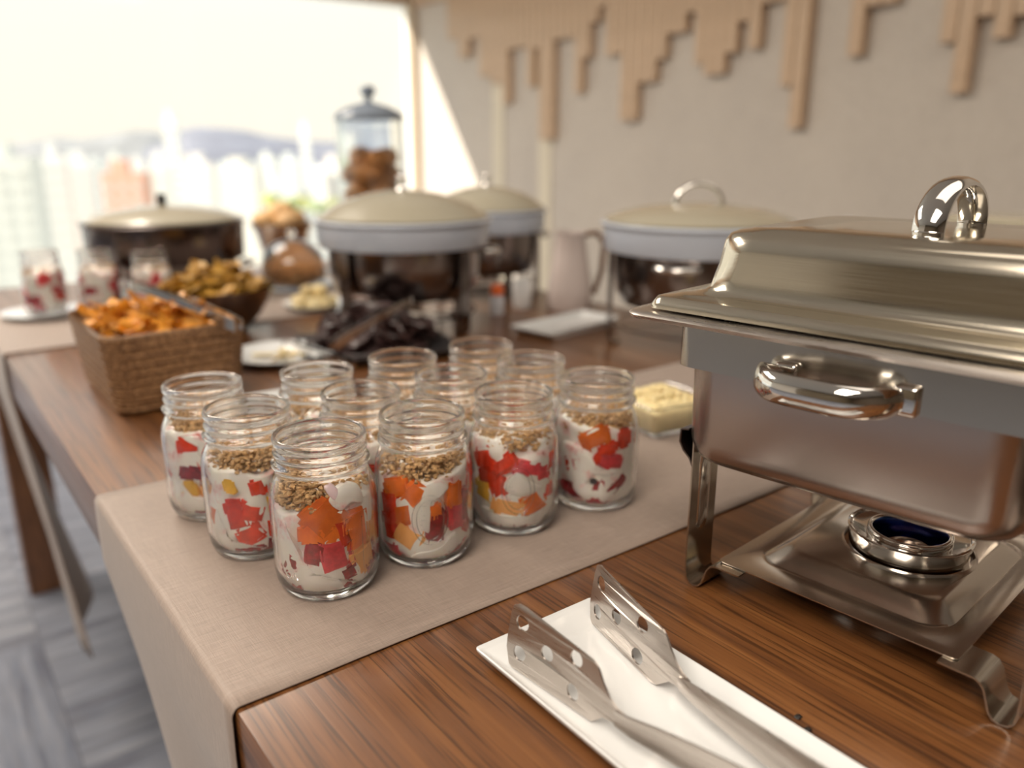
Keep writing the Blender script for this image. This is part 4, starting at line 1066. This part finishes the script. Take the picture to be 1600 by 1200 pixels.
# ------------------------------------------------------------------ round chafing dishes
def round_chafer(x, y, r, zt, label, lid='beige_lid', ring='porcelain_cool', handle='knob', ring_h=.046, body='dark_steel', legs=3, rot=0, deep=.10, lidh=.042):
    t = empty('chafing_dish', (x, y, T), rot, label, 'chafing dish')
    bm = bmesh.new(); rb = r * .88
    lathe(bm, [(0, zt - ring_h - deep + .004), (rb * .72, zt - ring_h - deep + .005), (rb * .88, zt - ring_h - deep * .90), (rb * .965, zt - ring_h - deep * .7), (rb, zt - ring_h - deep * .35), (rb, zt - ring_h + .004), (rb * .97, zt - ring_h + .004), (rb * .86, zt - ring_h - deep * .6), (0, zt - ring_h - deep + .008)], 56)
    finish(bm, 'water_pan', M[body], t, True, 60)
    bm = bmesh.new(); lathe(bm, [(r * .90, zt - ring_h), (r * .965, zt - ring_h), (r * .985, zt - ring_h + .004), (r, zt - .006), (r * 1.03, zt - .003), (r * 1.035, zt), (r * 1.0, zt + .003), (r * .90, zt + .002)], 64, close=True)
    finish(bm, 'pan_ring', M[ring], t, True, 50)
    bm = bmesh.new(); lathe(bm, [(r * .985, zt + .0035), (r * .985, zt + .007), (r * .93, zt + .011), (r * .8, zt + .011 + lidh * .35), (r * .6, zt + .011 + lidh * .64), (r * .38, zt + .011 + lidh * .86), (r * .18, zt + .011 + lidh * .97), (0, zt + .011 + lidh)], 64)
    finish(bm, 'lid', M[lid], t, True, 50)
    bm = bmesh.new(); zz = zt + .010 + lidh
    if handle == 'knob':
        lathe(bm, [(0, 0), (.012, 0), (.0085, .003), (.005, .008), (.005, .013), (.009, .017), (.0105, .022), (.008, .026), (0, .027)], 24, 0, 0, zz); nm = 'lid_knob'
    elif handle == 'block':
        lathe(bm, [(0, 0), (.012, 0), (.012, .004), (.010, .005), (.011, .024), (.0, .0255)], 20, 0, 0, zz); nm = 'lid_knob'
    else:
        tube(bm, [Vector((.040 * cos(radians(a_)), 0, .036 * sin(radians(a_)) + zz - .004)) for a_ in range(0, 181, 12)], 1, 10, True, (.0045, .007)); nm = 'lid_handle'
        bmesh.ops.rotate(bm, verts=bm.verts, matrix=Matrix.Rotation(radians(-40) - rot, 3, 'Z'))
    finish(bm, nm, M['polished'] if handle != 'block' else M['black'], t, True, 50)
    for k in range(legs):
        a_ = 2 * pi * k / legs; c, s = cos(a_), sin(a_); R0 = r * .93
        bm = bmesh.new()
        strip(bm, [(R0 * c, R0 * s, zt - ring_h + .004), (R0 * c, R0 * s, zt - ring_h - .05), (R0 * c * 1.0, R0 * s * 1.0, .012), (R0 * c * .985, R0 * s * .985, .003), (R0 * c * .94, R0 * s * .94, .0012), (R0 * c * .88, R0 * s * .88, .003)], .024, .003, (-s, c, 0))
        finish(bm, 'leg', M['dark_steel'], t, True, 40)
        bm = bmesh.new(); a2 = a_ + pi / legs; e1 = Vector((cos(a2), sin(a2), 0)); e2 = Vector((-e1.y, e1.x, 0))
        if k < 2:
            tube(bm, [e1 * (r * .93 + .028 * sin(radians(q))) + e2 * (.035 * cos(radians(q))) + Vector((0, 0, zt - ring_h - .014)) for q in range(0, 181, 15)], .0055, 8); finish(bm, 'side_handle', M['polished'], t, True, 50)
        else: bm.free()
    bm = bmesh.new(); lathe(bm, [(r * .80, .028), (r * .83, .028), (r * .83, .031), (r * .80, .031)], 48, close=True)
    for k in range(legs):
        a_ = 2 * pi * k / legs; strip(bm, [(r * .93 * cos(a_), r * .93 * sin(a_), .029), (0, 0, .029)], .012, .002, (-sin(a_), cos(a_), 0))
    finish(bm, 'burner_shelf', M['dark_steel'], t, True, 40)
    bm = bmesh.new(); lathe(bm, [(0, .031), (.034, .031), (.034, .058), (.031, .060), (.018, .060), (.016, .056), (0, .055)], 28); finish(bm, 'burner', M['polished'], t, True, 40)
    return t
round_chafer(.650, .912, .160, .200, 'large round chafing dish with pale rim directly behind the dark chips', rot=radians(-75), legs=4)
round_chafer(.985, 1.115, .135, .190, 'round chafing dish behind and right of the large central one', lid='beige_lid', rot=radians(-60), legs=4)
round_chafer(.985, .495, .160, .205, 'round chafing dish with arched lid handle left of the rectangular steel one', handle='arch', rot=radians(150), legs=3, lidh=.022)
round_chafer(.390, 1.555, .172, .165, 'wide dark round chafing dish with black knob at the far left', lid='beige_lid', ring='drum', handle='block', ring_h=.085, deep=.035, rot=radians(-70), legs=4, lidh=.026)

# ------------------------------------------------------------------ tall pastry jar and small cloche
x, y = .905, 1.515
t = empty('pastry_jar', (x, y, T), 0, 'tall clear glass jar with a knobbed lid, holding brown pastries before the window', 'jar')
bm = bmesh.new(); lathe(bm, [(0, 0), (.075, 0), (.083, .006), (.086, .02), (.086, .385), (.084, .395), (.081, .395), (.0825, .385), (.0825, .022), (.078, .010), (0, .008)], 56); finish(bm, 'jar_wall', M['glass_cool'], t, True, 50)
bm = bmesh.new(); lathe(bm, [(.088, .392), (.090, .396), (.088, .402), (.078, .412), (.055, .424), (.028, .432), (.013, .435), (.008, .440), (.009, .448), (.017, .455), (.020, .464), (.015, .474), (0, .478), (0, .430), (.05, .418), (.08, .404), (.085, .394)], 56); finish(bm, 'lid', mat('smoky_lid_glass', (.22, .26, .32), .12), t, True, 50)
def bun(bm, r, sx=1.0, sz=.7, seed=0):
    bmesh.ops.create_icosphere(bm, subdivisions=3, radius=r)
    for v in bm.verts:
        d = v.co.normalized(); v.co = Vector((v.co.x * sx, v.co.y, v.co.z * sz)) + d * (.10 * r * noise.noise(d * 2.2 + Vector((seed, 0, 0))) + .03 * r * noise.noise(d * 7))
bm = bmesh.new(); bun(bm, .035, 1.1, .80, 2); bp0 = finish(bm, 'pastry', M['bread'], None)
r_ = random.Random(11); firstp = True
for lay, z in enumerate((.032, .078, .124, .170, .216, .258, .296)):
    for k in range(4 if lay < 6 else 3):
        o = bp0 if firstp else bp0.copy()
        if not firstp: COL.objects.link(o)
        firstp = False
        a_ = k * 2 * pi / 4 + lay * .8; o.location = (x + .041 * cos(a_), y + .041 * sin(a_), T + z + r_.uniform(-.004, .004)); o.rotation_euler = (r_.uniform(-.5, .5), r_.uniform(-.5, .5), r_.uniform(0, 6))
        tag(o, 'brown baked pastry inside the tall glass jar', 'pastry', 'pastries in the tall jar')
x, y = .640, 1.43
t = empty('glass_cloche', (x, y, T), 0, 'small clear glass dome over bread, left of the central round chafer', 'cloche')
bm = bmesh.new(); lathe(bm, [(.074, .012), (.074, .055), (.069, .080), (.055, .101), (.034, .114), (.012, .119), (0, .1195), (0, .1165), (.012, .116), (.033, .111), (.053, .099), (.067, .079), (.072, .055), (.072, .012)], 48); finish(bm, 'dome', M['glass_cool'], t, True, 60)
bm = bmesh.new(); lathe(bm, [(0, .119), (.007, .119), (.006, .125), (.012, .133), (.009, .142), (0, .144)], 24); finish(bm, 'knob', M['glass_cool'], t, True, 60)
bm = bmesh.new(); lathe(bm, [(0, 0), (.05, 0), (.085, .008), (.092, .011), (.09, .0125), (.05, .008), (0, .007)], 48); tag(finish(bm, 'cake_plate', M['porcelain_cool'], None, True, 50, (x, y, T)), 'pale blue plate under the small glass dome', 'plate')
bm = bmesh.new(); bun(bm, .038, 1.25, .72, 8); tag(finish(bm, 'bread_loaf', M['bread'], None, True, 180, (x, y, T + .037)), 'brown loaf under the small glass dome', 'bread')

# bread on a steel stand, far back
x, y = .745, 1.745
bm = bmesh.new(); lathe(bm, [(0, 0), (.06, 0), (.062, .006), (.05, .012), (.058, .05), (.072, .105), (.085, .126), (.087, .129), (.082, .129), (.068, .106), (.05, .05), (0, .045)], 48)
tag(finish(bm, 'steel_bucket', M['steel'], None, True, 50, (x, y, T)), 'steel bucket with bread rolls, farthest item behind the small glass dome', 'bucket')
bm = bmesh.new(); bun(bm, .034, 1.2, .7, 5); br = finish(bm, 'bread_roll', food('pale_roll', (.74, .48, .24), .6, .3, 40), None); br.location = (x - .04, y, T + .138); tag(br, 'golden bread roll heaped on the far steel bucket', 'bread', 'rolls on the steel bucket')
for k, (ax, ay, az_) in enumerate(((.035, .02, .138), (.0, -.045, .137), (.0, .04, .140), (.0, .0, .160))):
    o = br.copy(); COL.objects.link(o); o.location = (x + ax, y + ay, T + az_); o.rotation_euler = (0, 0, k * 1.2)

# far jars on a white plate, at the left end
bm = bmesh.new(); lathe(bm, [(0, 0), (.05, 0), (.075, .008), (.078, .0105), (.074, .0105), (.05, .004), (0, .0035)], 48)
tag(finish(bm, 'saucer', M['porcelain'], None, True, 50, (.105, 1.415, T + .0024)), 'white saucer under the leftmost far jar', 'plate')
for k, (x, y, d, dz) in enumerate(((.112, 1.425, 'leftmost of the blurred jars at the far left', .0062), (.212, 1.415, 'middle of the blurred jars at the far left', .0024), (.300, 1.345, 'rightmost of the blurred jars at the far left', .0024))):
    place_jar(x, y, T + dz, d, 20 + k, None, (0, 3, .08, .094, 80), 'glass jar,', 'far mason jars', True)

# cheese cubes on a plate behind the black tray
x, y = .575, 1.165
bm = bmesh.new(); lathe(bm, [(0, 0), (.04, 0), (.066, .009), (.068, .0115), (.064, .0112), (.04, .0045), (0, .004)], 40)
tag(finish(bm, 'cheese_plate', M['porcelain'], None, True, 50, (x, y, T + .0024)), 'white plate with pale cheese cubes left of the central round chafer', 'plate')
bm = bmesh.new(); box(bm, -.013, .013, -.011, .011, 0, .02, .002, 2); cc = finish(bm, 'cheese_cube', M['cheese'], None); r_ = random.Random(4)
for k in range(11):
    o = cc if k == 0 else cc.copy()
    if k: COL.objects.link(o)
    a_ = k * 2.4; q = .0 if k == 0 else .034 if k < 8 else .014
    o.location = (x + q * cos(a_), y + q * sin(a_), T + (.007 if k < 8 else .028)); o.rotation_euler = (0, 0, r_.uniform(0, 3))
    tag(o, 'pale yellow cheese cube on the white plate by the central round chafer', 'cheese', 'cheese cubes on the white plate')

# small bottle, cup and pitcher at the back
x, y = .845, .885
t = empty('small_bottle', (x, y, T), 0, 'small clear shaker bottle with orange cap beside the central round chafer', 'bottle')
bm = bmesh.new(); lathe(bm, [(0, 0), (.014, 0), (.015, .003), (.015, .032), (.012, .038), (.012, .041), (0, .041)], 24); finish(bm, 'body', mat('grey_bottle', (.55, .55, .58), .2), t, True, 50)
bm = bmesh.new(); lathe(bm, [(0, .041), (.0135, .041), (.0135, .056), (.011, .060), (0, .061)], 24); finish(bm, 'cap', M['orange_cap'], t, True, 50)
bm = bmesh.new(); lathe(bm, [(0, 0), (.016, 0), (.020, .006), (.021, .045), (.018, .060), (.0165, .060), (.019, .044), (.018, .008), (0, .005)], 28)
tag(finish(bm, 'cup', M['porcelain'], None, True, 50, (.925, .905, T)), 'small white cup between the two central round chafers', 'cup')
x, y = 1.005, .845
t = empty('pitcher', (x, y, T), radians(-40), 'pale tapered pitcher with a brown handle by the grey wall', 'pitcher')
bm = bmesh.new(); lathe(bm, [(0, 0), (.045, 0), (.048, .006), (.046, .05), (.036, .11), (.031, .15), (.034, .160), (.032, .160), (.029, .15), (.034, .11), (.044, .05), (.044, .008), (0, .005)], 40); finish(bm, 'body', mat('pale_pitcher', (.55, .47, .44), .3), t, True, 50)
bm = bmesh.new(); tube(bm, [(.030, 0, .155), (.055, 0, .158), (.070, 0, .135), (.066, 0, .08), (.050, 0, .03)], .006, 10); finish(bm, 'handle', M['table_leg'], t, True, 60)
